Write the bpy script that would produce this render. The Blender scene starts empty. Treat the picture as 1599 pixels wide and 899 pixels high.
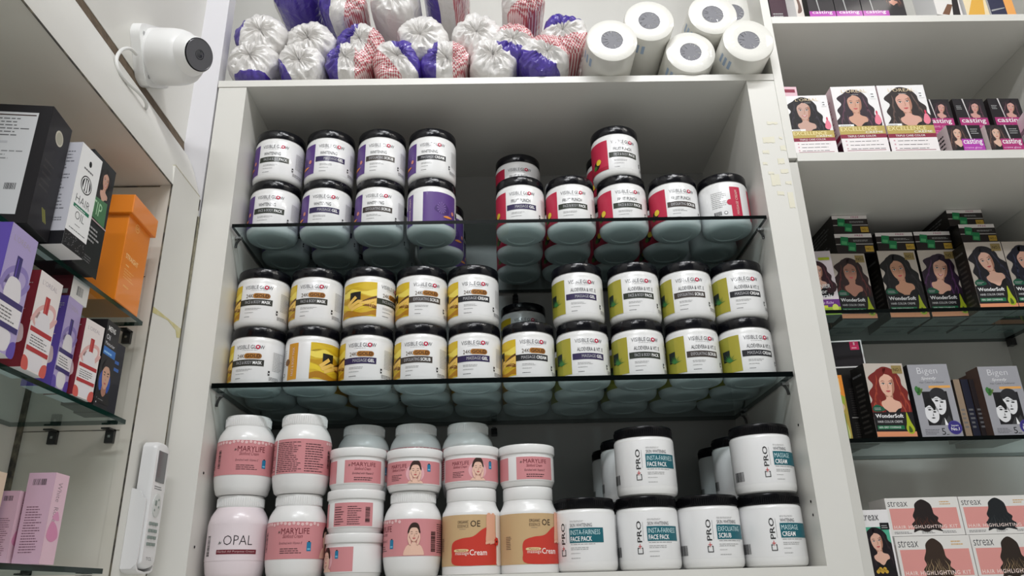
import bpy, bmesh, math, random
from mathutils import Vector, Matrix
random.seed(7)
R = math.radians
SC = bpy.context.scene
COL = SC.collection

# ------------------------------------------------------------------ camera
FPX = 1190.28
cam_d = bpy.data.cameras.new('camera'); cam = bpy.data.objects.new('camera', cam_d); COL.objects.link(cam)
cam_d.sensor_width = 36; cam_d.lens = FPX / 1599 * 36; cam_d.clip_start = .02
a = Vector((0.99963836, -0.01183531, -0.02414701)); b = Vector((0.01806133, -0.36977817, 0.9289445)); c = Vector((0.01992338, 0.92904469, 0.36943068))
m = Matrix(((a.x, b.x, -c.x, .46534), (a.y, b.y, -c.y, -1.20328), (a.z, b.z, -c.z, -.02385), (0, 0, 0, 1)))
cam.matrix_world = m
SC.camera = cam
# ------------------------------------------------------------------ light
w = bpy.data.worlds.new('shop_room'); SC.world = w; w.use_nodes = True
wn = w.node_tree; wtc = wn.nodes.new('ShaderNodeTexCoord'); wsp = wn.nodes.new('ShaderNodeSeparateXYZ'); wcr = wn.nodes.new('ShaderNodeValToRGB'); wmr = wn.nodes.new('ShaderNodeMapRange')
wmr.inputs['From Min'].default_value = -1
wn.links.new(wtc.outputs['Generated'], wsp.inputs[0]); wn.links.new(wsp.outputs['Z'], wmr.inputs['Value']); wn.links.new(wmr.outputs[0], wcr.inputs['Fac'])
wcr.color_ramp.elements[0].position = .30; wcr.color_ramp.elements[0].color = (.60, .60, .575, 1)     # lower ambient set bright to light undersides, for unseen counter, floor, opposite wall
wcr.color_ramp.elements[1].position = .62; wcr.color_ramp.elements[1].color = (.05, .053, .056, 1)     # upper ambient shaped dim so black surfaces stay dark
wn.links.new(wcr.outputs[0], wn.nodes['Background'].inputs[0]); wn.nodes['Background'].inputs[1].default_value = 1.0

def area(name, loc, rot, sx, sy, power, col=(1, .98, .95)):
    l = bpy.data.lights.new(name, 'AREA'); l.shape = 'RECTANGLE'; l.size = sx; l.size_y = sy; l.energy = power; l.color = col
    o = bpy.data.objects.new(name, l); COL.objects.link(o); o.location = loc; o.rotation_euler = [R(v) for v in rot]
    return o
area('ceiling_tube_light', (.85, -1.5, 2.20), (32, 0, 0), 1.2, .10, 29, (.97, .98, 1))
area('ceiling_tube_light', (.0, -2.5, 2.20), (45, 0, 0), 1.2, .12, 30, (.97, .98, 1))
area('ceiling_tube_light', (2.1, -1.15, 2.10), (36, 0, 40), 1.0, .12, 12, (1, .96, .90))
vs = SC.view_settings
vs.view_transform = 'Standard'; vs.look = 'None'; vs.gamma = 1; vs.use_curve_mapping = False
vs.exposure = 0.0

# ------------------------------------------------------------------ materials
MATS = {}
def pbr(name, col, rough=.45, metal=0, coat=0, spec=.5, noise=None, bump=None, emis=None, trans=0):
    if name in MATS: return MATS[name]
    m = bpy.data.materials.new(name); m.use_nodes = True; n = m.node_tree; p = n.nodes['Principled BSDF']
    p.inputs['Base Color'].default_value = (*col, 1); p.inputs['Roughness'].default_value = rough
    p.inputs['Metallic'].default_value = metal; p.inputs['Coat Weight'].default_value = coat; p.inputs['Coat Roughness'].default_value = .08
    p.inputs['Specular IOR Level'].default_value = spec
    if noise:
        amt, scale, dark = noise
        tc = n.nodes.new('ShaderNodeTexCoord'); no = n.nodes.new('ShaderNodeTexNoise'); no.inputs['Scale'].default_value = scale
        no.inputs['Detail'].default_value = 6
        cr = n.nodes.new('ShaderNodeValToRGB'); cr.color_ramp.elements[0].position = .3; cr.color_ramp.elements[1].position = .6
        cr.color_ramp.elements[0].color = (*[x * (1 - amt) + y * amt for x, y in zip(col, dark)], 1); cr.color_ramp.elements[1].color = (*col, 1)
        n.links.new(tc.outputs['Object'], no.inputs['Vector']); n.links.new(no.outputs['Fac'], cr.inputs['Fac']); n.links.new(cr.outputs['Color'], p.inputs['Base Color'])
    if bump:
        st, scale = bump
        tc = n.nodes.new('ShaderNodeTexCoord'); no = n.nodes.new('ShaderNodeTexNoise'); no.inputs['Scale'].default_value = scale; no.inputs['Detail'].default_value = 3
        bp = n.nodes.new('ShaderNodeBump'); bp.inputs['Strength'].default_value = st; bp.inputs['Distance'].default_value = .002
        n.links.new(tc.outputs['Object'], no.inputs['Vector']); n.links.new(no.outputs['Fac'], bp.inputs['Height'])
        n.links.new(bp.outputs['Normal'], p.inputs['Normal'])
        if coat: n.links.new(bp.outputs['Normal'], p.inputs['Coat Normal'])
    MATS[name] = m
    return m
def ink(col, rough=.45):            # printed colour
    k = 'print_%02x%02x%02x' % tuple(int(min(1, v) * 255) for v in col)
    return pbr(k, col, rough, coat=.1, spec=.3)
def s2l(r, g, b_):                 # sRGB 0-255 to linear
    f = lambda v: (v / 255 / 12.92) if v / 255 <= .04045 else ((v / 255 + .055) / 1.055) ** 2.4
    return (f(r), f(g), f(b_))
def I(r, g, b_): return ink(s2l(r, g, b_))

LAM = pbr('white_laminate', (.70, .69, .65), .38, noise=(.12, 6, (.55, .52, .44)))
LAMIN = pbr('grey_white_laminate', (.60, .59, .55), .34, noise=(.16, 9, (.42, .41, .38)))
LAMB = pbr('shade_toned_back_laminate', (.33, .33, .32), .4, noise=(.2, 9, (.25, .25, .24)))  # white laminate greyed to put the cabinet's interior shade into the back panel
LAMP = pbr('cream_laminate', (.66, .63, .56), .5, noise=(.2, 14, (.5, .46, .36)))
LAMC = pbr('beige_laminate_underside', (.70, .66, .60), .5, noise=(.2, 8, (.45, .41, .35)))
WOOD = pbr('raw_wood', (.14, .10, .065), .8, noise=(.6, 60, (.05, .035, .02)), bump=(.6, 90))
GRIME = pbr('dark_joint', (.045, .04, .035), .8, noise=(.8, 60, (.25, .22, .15)))
GLUE = pbr('yellow_glue', (.56, .5, .22), .5, noise=(.5, 90, (.68, .65, .5)))
TAPE = pbr('masking_tape', (.72, .69, .56), .7, noise=(.3, 80, (.76, .74, .66)))
BLK = pbr('black_plastic', (.004, .004, .005), .22, spec=.2)
LID = pbr('black_lid_in_shrink_film', (.004, .004, .006), .2, coat=.12, spec=.25, bump=(.3, 120))
WPL = pbr('white_jar_plastic', (.78, .78, .77), .3, coat=.15)
WLAB = pbr('white_label_paper', (.80, .80, .80), .3, coat=.5)
PKPL = pbr('pinkish_jar_plastic', (.78, .69, .72), .3, coat=.2)
METAL = pbr('chrome_metal', (.45, .45, .45), .25, metal=1)
DMETAL = pbr('dark_metal', (.06, .06, .06), .35, metal=.8)
CAMW = pbr('camera_white', (.80, .80, .79), .3)

def glass(name, tint):
    m = bpy.data.materials.new(name); m.use_nodes = True; n = m.node_tree; n.nodes.clear()
    out = n.nodes.new('ShaderNodeOutputMaterial'); mix = n.nodes.new('ShaderNodeMixShader'); fr = n.nodes.new('ShaderNodeFresnel')
    t = n.nodes.new('ShaderNodeBsdfTransparent'); g = n.nodes.new('ShaderNodeBsdfGlossy')
    fr.inputs['IOR'].default_value = 1.4; t.inputs['Color'].default_value = (*tint, 1); g.inputs['Roughness'].default_value = .03; g.inputs['Color'].default_value = (.8, .9, .9, 1)
    gm = n.nodes.new('ShaderNodeNewGeometry'); sb = n.nodes.new('ShaderNodeMath'); sb.operation = 'SUBTRACT'; sb.inputs[0].default_value = 1; mu = n.nodes.new('ShaderNodeMath'); mu.operation = 'MULTIPLY'
    n.links.new(gm.outputs['Backfacing'], sb.inputs[1]); n.links.new(sb.outputs[0], mu.inputs[0]); n.links.new(fr.outputs[0], mu.inputs[1]); n.links.new(mu.outputs[0], mix.inputs[0]); n.links.new(t.outputs[0], mix.inputs[1]); n.links.new(g.outputs[0], mix.inputs[2]); n.links.new(mix.outputs[0], out.inputs[0])
    return m
GLS = glass('tinted_glass', (.83, .895, .90))
GEDGE = pbr('glass_edge_black_green', (.0006, .002, .002), .3, spec=.08)
GEDGE2 = pbr('glass_edge_green', (.002, .022, .016), .12, spec=.25)
GEND = pbr('glass_edge_teal', (.03, .22, .15), .12)

def film(name, stops, plain=False):    # printed plastic film: colour bands across the bag, object coordinates
    m = bpy.data.materials.new(name); m.use_nodes = True; n = m.node_tree; p = n.nodes['Principled BSDF']; L = n.links.new
    p.inputs['Roughness'].default_value = .3; p.inputs['Coat Weight'].default_value = .7; p.inputs['Coat Roughness'].default_value = .12
    tc = n.nodes.new('ShaderNodeTexCoord'); sp = n.nodes.new('ShaderNodeSeparateXYZ'); L(tc.outputs['Object'], sp.inputs[0])
    no = n.nodes.new('ShaderNodeTexNoise'); no.inputs['Scale'].default_value = 14; L(tc.outputs['Object'], no.inputs['Vector'])
    ma = n.nodes.new('ShaderNodeMath'); ma.operation = 'MULTIPLY_ADD'; ma.inputs[1].default_value = .012; L(no.outputs['Fac'], ma.inputs[0]); L(sp.outputs['X'], ma.inputs[2])
    mr = n.nodes.new('ShaderNodeMapRange'); mr.inputs['From Min'].default_value = -.05 + .006; mr.inputs['From Max'].default_value = .05 + .006; L(ma.outputs[0], mr.inputs['Value'])
    cr = n.nodes.new('ShaderNodeValToRGB'); cr.color_ramp.interpolation = 'CONSTANT'; L(mr.outputs[0], cr.inputs['Fac'])
    els = cr.color_ramp.elements; els[0].position = 0; els[0].color = (*stops[0][1], 1); els[1].position = stops[1][0]; els[1].color = (*stops[1][1], 1)
    for q, cc in stops[2:]:
        e = els.new(q); e.color = (*cc, 1)
    # gingham where alpha ramp says so
    cg = n.nodes.new('ShaderNodeValToRGB'); cg.color_ramp.interpolation = 'CONSTANT'; L(mr.outputs[0], cg.inputs['Fac'])
    cg.color_ramp.elements[0].color = (0, 0, 0, 1); cg.color_ramp.elements[1].color = (0, 0, 0, 1) if plain else (1, 1, 1, 1); cg.color_ramp.elements[1].position = stops[-1][0]
    ge = n.nodes.new('ShaderNodeTexChecker'); ge.inputs['Scale'].default_value = 300
    ge.inputs[1].default_value = (*s2l(232, 214, 212), 1); ge.inputs[2].default_value = (*s2l(186, 84, 94), 1); vm = n.nodes.new('ShaderNodeVectorMath'); vm.operation = 'MULTIPLY'; vm.inputs[1].default_value = (1, 0, 1); L(tc.outputs['Object'], vm.inputs[0]); L(vm.outputs[0], ge.inputs[0])
    mx = n.nodes.new('ShaderNodeMix'); mx.data_type = 'RGBA'; L(cg.outputs[0], mx.inputs['Factor']); L(cr.outputs[0], mx.inputs['A']); L(ge.outputs[0], mx.inputs['B'])
    L(mx.outputs['Result'], p.inputs['Base Color'])
    n2 = n.nodes.new('ShaderNodeTexNoise'); n2.inputs['Scale'].default_value = 28; n2.inputs['Detail'].default_value = 4; n2.inputs['Distortion'].default_value = 1.2; L(tc.outputs['Object'], n2.inputs['Vector'])
    bp = n.nodes.new('ShaderNodeBump'); bp.inputs['Strength'].default_value = .8; bp.inputs['Distance'].default_value = .006; L(n2.outputs['Fac'], bp.inputs['Height'])
    L(bp.outputs['Normal'], p.inputs['Normal']); L(bp.outputs['Normal'], p.inputs['Coat Normal'])
    return m
WF = (.74, .72, .70); PUR = s2l(72, 52, 150)
FILM3 = film('printed_film_purple_white_gingham', [(0, PUR), (.36, WF), (.66, WF)])
FILMW = film('white_film_purple_edge', [(0, PUR), (.17, WF), (.9, WF)], plain=True)
FILMP = film('plain_white_film', [(0, WF), (.5, WF), (.9, WF)], plain=True)

# ------------------------------------------------------------------ mesh helpers
class MB:
    def __init__(s): s.v = []; s.f = []; s.mi = []; s.mats = []
    def add(s, vs, fs, mat):
        if mat not in s.mats: s.mats.append(mat)
        k = s.mats.index(mat); n0 = len(s.v); s.v += [tuple(v) for v in vs]
        for f in fs: s.f.append([i + n0 for i in f]); s.mi.append(k)
        return s
    def box(s, x0, y0, z0, x1, y1, z1, mat, bev=0):
        if bev <= 0:
            vs = [(x, y, z) for z in (z0, z1) for y in (y0, y1) for x in (x0, x1)]
            return s.add(vs, [(0, 2, 3, 1), (4, 5, 7, 6), (0, 1, 5, 4), (2, 6, 7, 3), (0, 4, 6, 2), (1, 3, 7, 5)], mat)
        bm = bmesh.new(); bmesh.ops.create_cube(bm, size=1)
        for v in bm.verts: v.co = Vector(((x0 + x1) / 2 + v.co.x * (x1 - x0), (y0 + y1) / 2 + v.co.y * (y1 - y0), (z0 + z1) / 2 + v.co.z * (z1 - z0)))
        bmesh.ops.bevel(bm, geom=bm.edges[:], offset=bev, segments=2, affect='EDGES', profile=.5)
        bm.verts.index_update(); s.add([v.co for v in bm.verts], [[v.index for v in f.verts] for f in bm.faces], mat); bm.free(); return s
    def lathe(s, prof, mat, n=56, M=None):      # prof: (r,z) list bottom to top; axis z
        vs = []; fs = []
        for r, z in prof:
            for i in range(n):
                t = 2 * math.pi * i / n; p = Vector((r * math.sin(t), -r * math.cos(t), z))
                vs.append(M @ p if M else p)
        for j in range(len(prof) - 1):
            for i in range(n):
                k = (i + 1) % n; fs.append((j * n + i, j * n + k, (j + 1) * n + k, (j + 1) * n + i))
        if prof[0][0] > 1e-6: fs.append(tuple(reversed(range(n))))
        if prof[-1][0] > 1e-6: fs.append(tuple((len(prof) - 1) * n + i for i in range(n)))
        return s.add(vs, fs, mat)
    def prism(s, pts, axis, a0, a1, mat):       # pts 2D polygon extruded along axis
        def P(u, v, t): return {'x': (t, u, v), 'y': (u, t, v), 'z': (u, v, t)}[axis]
        n = len(pts); vs = [P(u, v, a0) for u, v in pts] + [P(u, v, a1) for u, v in pts]
        fs = [tuple(range(n))[::-1], tuple(range(n, 2 * n))] + [(i, (i + 1) % n, (i + 1) % n + n, i + n) for i in range(n)]
        return s.add(vs, fs, mat)
    def tube(s, path, r, mat, n=10):
        path = [Vector(p) for p in path]; vs = []; fs = []
        up = Vector((.13, .21, .97))
        for i, p in enumerate(path):
            d = (path[min(i + 1, len(path) - 1)] - path[max(i - 1, 0)]).normalized(); x = d.cross(up).normalized(); y = x.cross(d)
            for k in range(n):
                t = 2 * math.pi * k / n; vs.append(p + x * r * math.cos(t) + y * r * math.sin(t))
        for i in range(len(path) - 1):
            for k in range(n): l = (k + 1) % n; fs.append((i * n + k, i * n + l, (i + 1) * n + l, (i + 1) * n + k))
        fs.append(tuple(range(n))[::-1]); fs.append(tuple((len(path) - 1) * n + k for k in range(n)))
        return s.add(vs, fs, mat)
    def mesh(s, name, smooth=True, angle=35):
        me = bpy.data.meshes.new(name); me.from_pydata(s.v, [], s.f)
        for m_ in s.mats: me.materials.append(m_)
        me.polygons.foreach_set('material_index', s.mi)
        me.validate(); me.update()
        if smooth:
            me.shade_smooth(); me.set_sharp_from_angle(angle=R(angle))
        return me
    def build(s, name, parent=None, smooth=True, angle=35):
        return link(name, s.mesh(name, smooth, angle), parent)
def link(name, me, parent=None):
    o = bpy.data.objects.new(name, me); COL.objects.link(o)
    if parent: o.parent = parent
    return o
def tag(o, label=None, cat=None, group=None, kind=None):
    if label: o['label'] = label
    if cat: o['category'] = cat
    if group: o['group'] = group
    if kind: o['kind'] = kind
    return o
def thing(name, label, cat, loc=(0, 0, 0), rz=0, group=None):
    o = bpy.data.objects.new(name, None); COL.objects.link(o); o.empty_display_size = .03
    o.location = loc; o.rotation_euler = (0, 0, R(rz)); tag(o, label, cat, group); return o
def crom(pts, k=5, closed=True):
    n = len(pts); out = []
    rng = range(n) if closed else range(n - 1)
    for i in rng:
        g = lambda j: Vector(pts[j % n] if closed else pts[max(0, min(n - 1, j))])
        p0, p1, p2, p3 = g(i - 1), g(i), g(i + 1), g(i + 2)
        for q in range(k):
            t = q / k; out.append(tuple(.5 * (2 * p1 + (p2 - p0) * t + (2 * p0 - 5 * p1 + 4 * p2 - p3) * t * t + (3 * p1 - p0 - 3 * p2 + p3) * t ** 3)))
    if not closed: out.append(tuple(pts[-1]))
    return out

# ------------------------------------------------------------------ printed artwork (flat print geometry)
TXT = {}
def glyphs(s, off=0, shear=0, sp=1):
    k = (s, off, shear, sp)
    if k in TXT: return TXT[k]
    cu = bpy.data.curves.new('t', 'FONT'); cu.body = s; cu.size = 1; cu.resolution_u = 2; cu.offset = off; cu.shear = shear; cu.space_character = sp
    ob = bpy.data.objects.new('t', cu); COL.objects.link(ob); bpy.context.view_layer.update()
    me = bpy.data.meshes.new_from_object(ob.evaluated_get(bpy.context.evaluated_depsgraph_get()))
    vs = [(v.co.x, v.co.y) for v in me.vertices]; fs = [list(p.vertices) for p in me.polygons]
    bpy.data.objects.remove(ob); bpy.data.curves.remove(cu); bpy.data.meshes.remove(me)
    x0 = min(v[0] for v in vs); x1 = max(v[0] for v in vs); y0 = min(v[1] for v in vs); y1 = max(v[1] for v in vs)
    TXT[k] = ([((x - x0), (y - y0)) for x, y in vs], fs, x1 - x0, y1 - y0)
    return TXT[k]
def area2(p): return sum(p[i][0] * p[(i + 1) % len(p)][1] - p[(i + 1) % len(p)][0] * p[i][1] for i in range(len(p)))
class Art:
    def __init__(s): s.it = []
    def poly(s, p, mat, l=1): s.it.append((l, mat, [list(p)])); return s
    def rect(s, u0, v0, u1, v1, mat, l=1): return s.poly([(u0, v0), (u1, v0), (u1, v1), (u0, v1)], mat, l)
    def ell(s, cx, cy, rx, ry, mat, l=1, n=18, rot=0):
        cr, sr = math.cos(rot), math.sin(rot)
        return s.poly([(cx + rx * math.cos(t) * cr - ry * math.sin(t) * sr, cy + rx * math.cos(t) * sr + ry * math.sin(t) * cr) for t in [2 * math.pi * i / n for i in range(n)]], mat, l)
    def blob(s, p, mat, l=1, k=4): return s.poly(crom(p, k), mat, l)
    def text(s, st, u, v, w, h, mat, l=2, al='l', off=0, shear=0, rot=0, sp=1):   # fitted into w x h, anchored bottom-left (or centre / right)
        vs, fs, gw, gh = glyphs(st, off, shear, sp)
        sx, sy = w / gw, h / gh
        dx = {'l': 0, 'c': -w / 2, 'r': -w}[al]; cr, sr = math.cos(R(rot)), math.sin(R(rot))
        P = [(dx + x * sx, y * sy) for x, y in vs]; P = [(u + x * cr - y * sr, v + x * sr + y * cr) for x, y in P]
        s.it.append((l, mat, [[P[i] for i in f] for f in fs])); return s
    def lines(s, u0, v0, u1, v1, n, mat, l=2, fill=.45, ragged=.35):            # tiny unreadable small print
        ps = []; st = (v1 - v0) / n
        for i in range(n):
            y = v0 + i * st; x = u0; e = u1 - random.random() * ragged * (u1 - u0)
            while x < e:
                wd = (u1 - u0) * random.uniform(.06, .2); x2 = min(x + wd, e)
                ps.append([(x, y), (x2, y), (x2, y + st * fill), (x, y + st * fill)]); x = x2 + (u1 - u0) * .025
        s.it.append((l, mat, ps)); return s
    def bars(s, u0, v0, u1, v1, n, mat, l=2, vert=False):                        # bar code
        ps = []; st = ((v1 - v0) if vert else (u1 - u0)) / n
        for i in range(n):
            q = st * random.uniform(.3, .75)
            if vert: ps.append([(u0, v0 + i * st), (u1, v0 + i * st), (u1, v0 + i * st + q), (u0, v0 + i * st + q)])
            else: ps.append([(u0 + i * st, v0), (u0 + i * st + q, v0), (u0 + i * st + q, v1), (u0 + i * st, v1)])
        s.it.append((l, mat, ps)); return s
    def clip(s, u0, v0, u1, v1):
        out = []
        for l, m_, ps in s.it:
            q = []
            for p in ps:
                for ax, lim, sg in ((0, u0, 1), (0, u1, -1), (1, v0, 1), (1, v1, -1)): p = halfcut(p, ax, lim, sg)
                if len(p) > 2: q.append(p)
            out.append((l, m_, q))
        s.it = out; return s
    def move(s, du, dv, k=1): s.it = [(l, m_, [[(x * k + du, y * k + dv) for x, y in p] for p in ps]) for l, m_, ps in s.it]; return s
    def join(s, o, dl=0): s.it += [(l + dl, m_, ps) for l, m_, ps in o.it]; return s
    def bake(s, mb, fn, strip=None):
        for l, m_, ps in s.it:
            for p in ps:
                if area2(p) < 0: p = p[::-1]
                if strip:
                    lo = min(q[0] for q in p); hi = max(q[0] for q in p)
                    if hi - lo > strip * 1.3:
                        n = int(math.ceil((hi - lo) / strip)); st = (hi - lo) / n
                        for i in range(n):
                            q = halfcut(halfcut(p, 0, lo + i * st, 1), 0, lo + (i + 1) * st, -1)
                            if len(q) > 2: mb.add([fn(x, y, l) for x, y in q], [tuple(range(len(q)))], m_)
                        continue
                mb.add([fn(x, y, l) for x, y in p], [tuple(range(len(p)))], m_)
def halfcut(p, ax, lim, sg):
    out = []; n = len(p)
    for i in range(n):
        a_, b_ = p[i], p[(i + 1) % n]; ia = (a_[ax] - lim) * sg >= 0; ib = (b_[ax] - lim) * sg >= 0
        if ia: out.append(a_)
        if ia != ib:
            t = (lim - a_[ax]) / (b_[ax] - a_[ax]); out.append((a_[0] + (b_[0] - a_[0]) * t, a_[1] + (b_[1] - a_[1]) * t))
    return out

K = I(16, 16, 18); GR = I(110, 110, 112); LG = I(165, 165, 165); WH = I(240, 240, 240)
SKIN = I(214, 166, 140); SKIN2 = I(196, 142, 112); SKIN3 = I(228, 188, 168); LIP = I(190, 84, 88); SHD = I(176, 126, 104)

def portrait(w, h, hair, hi, skin, cx=.5, cy=.62, s=1, style='long', top=None, smile=False, tilt=0):
    """A printed head-and-shoulders picture of a woman in a w x h window (units: metres)."""
    A_ = Art(); f = .185 * w * s; X = cx * w; Y = cy * h; top = top or K
    def P(q, l, m_, k=4): A_.blob([(X + (x * math.cos(tilt) - y * math.sin(tilt)) * f, Y + (x * math.sin(tilt) + y * math.cos(tilt)) * f) for x, y in q], m_, l, k)
    if style == 'long':
        P([(-.9, 1.5), (-.1, 1.95), (.9, 1.65), (1.55, .8), (1.6, 0), (2.1, -.7), (2.0, -1.5), (2.6, -2.3), (2.3, -3.4), (1.0, -3.9), (-1.0, -3.9), (-2.4, -3.4), (-2.5, -2.4), (-1.9, -1.6), (-2.1, -.8), (-1.5, 0), (-1.90, .8)], 1, hair)
    elif style == 'up':
        P([(-.95, 1.0), (-.5, 1.75), (.1, 1.95), (.7, 1.7), (1.0, .9), (.95, 0), (-.95, 0)], 1, hair)
    P([(-.34, -.8), (.34, -.8), (.40, -1.5), (1.3, -2.0), (1.6, -3.6), (-1.6, -3.6), (-1.3, -2.0), (-.40, -1.5)], 2, skin)
    if style == 'long': P([(-1.5, -2.6), (-.7, -2.5), (0, -3.1), (.7, -2.5), (1.5, -2.6), (1.8, -4.2), (-1.8, -4.2)], 3, top, 3)
    P([(-.36, -.85), (.36, -.85), (.36, -1.35), (.05, -1.2), (-.36, -1.25)], 4, SHD, 3)
    P([(-.74, .6), (-.4, 1.1), (0, 1.22), (.4, 1.1), (.74, .6), (.76, -.1), (.60, -.72), (.25, -1.12), (0, -1.2), (-.25, -1.12), (-.60, -.72), (-.76, -.1)], 5, skin)
    if style == 'long':
        P([(.05, 1.75), (-.7, 1.7), (-1.25, 1.1), (-1.35, .2), (-1.75, -.7), (-1.65, -1.5), (-2.2, -2.3), (-1.9, -3.5), (-1.1, -3.6), (-.65, -2.8), (-1.0, -2.0), (-.7, -1.3), (-.92, -.5), (-.84, .2), (-.62, .75), (-.1, 1.15), (.25, 1.90)], 6, hair)
        P([(-.05, 1.8), (.75, 1.7), (1.3, 1.0), (1.35, .2), (1.7, -.5), (1.6, -1.3), (2.15, -2.1), (1.9, -3.5), (1.2, -3.7), (.85, -2.9), (1.15, -2.1), (.78, -1.4), (.95, -.6), (.80, .1), (.70, .7), (.35, 1.05), (-.2, 1.25)], 6, hair)
        for x0, y0, dx, ln in ((-1.0, 1.1, -.3, 2.2), (-1.2, .2, -.4, 2.6), (-1.5, -1.0, -.35, 2.0), (1.05, 1.0, .25, 2.2), (1.2, .1, .4, 2.6), (1.5, -.8, .4, 2.2), (1.1, -1.6, .3, 1.7), (-1.1, -1.5, .1, 1.7)):
            P([(x0, y0), (x0 + dx * .2 + .10, y0 - ln * .3), (x0 + dx + .08, y0 - ln * .65), (x0 + dx * .7, y0 - ln), (x0 + dx - .05, y0 - ln * .65), (x0 + dx * .2 - .03, y0 - ln * .3)], 7, hi, 3)
    else:
        P([(-.9, .6), (-.5, 1.35), (.1, 1.5), (.6, 1.3), (.9, .6), (.55, 1.0), (0, 1.12), (-.55, 1.0)], 6, hair, 3)
    P([(.74, .5), (.76, -.1), (.58, -.74), (.3, -1.06), (.42, -.6), (.50, 0), (.52, .6)], 6, SHD if style == 'long' else skin, 3)
    for sx in (-1, 1):
        P([(sx * .16, .34), (sx * .42, .46), (sx * .64, .34), (sx * .42, .40)], 7, hair, 3)
        if smile or style == 'long':
            P([(sx * .20, .12), (sx * .38, .19), (sx * .57, .12), (sx * .38, .05)], 7, WH, 3); P([(sx * .30, .12), (sx * .38, .18), (sx * .46, .12), (sx * .38, .05)], 8, K, 3)
            P([(sx * .16, .12), (sx * .38, .25), (sx * .62, .14), (sx * .38, .175)], 9, K, 3)
        else:
            P([(sx * .17, .1), (sx * .38, .03), (sx * .6, .1), (sx * .38, .09)], 7, K, 3)
    P([(-.14, -.32), (0, -.39), (.14, -.32), (0, -.345)], 7, SHD, 3)
    P([(.05, .2), (.11, -.26), (.03, -.28)], 7, SHD, 2)
    if smile: P([(-.32, -.56), (0, -.62), (.32, -.56), (0, -.84)], 7, LIP, 3); P([(-.22, -.6), (0, -.65), (.22, -.6), (0, -.73)], 8, WH, 3)
    else: P([(-.26, -.64), (-.08, -.57), (0, -.6), (.08, -.57), (.26, -.64), (0, -.78)], 7, LIP, 3)
    if style == 'up':       # hands held beside the cheeks
        for sx in (-1, 1): P([(sx * .72, .25), (sx * .95, .1), (sx * 1.05, -.7), (sx * .8, -1.6), (sx * .5, -1.7), (sx * .55, -.95), (sx * .8, -.5)], 7, skin, 3)
    return A_.clip(0, 0, w, h)

# ------------------------------------------------------------------ room and cabinets
def struct(name, mb, smooth=False): return tag(mb.build(name, smooth=smooth), kind='structure')
W_, D_ = .95, .345
# the wall on the left that carries the security camera, plus the pilaster beside the shelves
struct('wall_left', MB().box(-.16, -1.3, .752, -.10, 0, 1.90, LAM))
struct('trim_1', MB().box(-.1005, -.0, .58, -.0555, .03, 1.90, pbr('pilaster_white', (.72, .71, .74), .4, noise=(.1, 5, (.6, .6, .58)))))
struct('trim_2', MB().prism([(-.125, .730), (-.098, .734), (-.0995, .742), (-.101, .752), (-.125, .752)], 'y', -1.3, -.0008, WOOD))

struct('wall_back', MB().box(-.30, .3810, -.3, 1.75, .40, 1.5, LAM))
struct('wall_right', MB().box(1.6020, -1.3, -.3, 1.75, .3805, 1.5, LAM))

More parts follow.
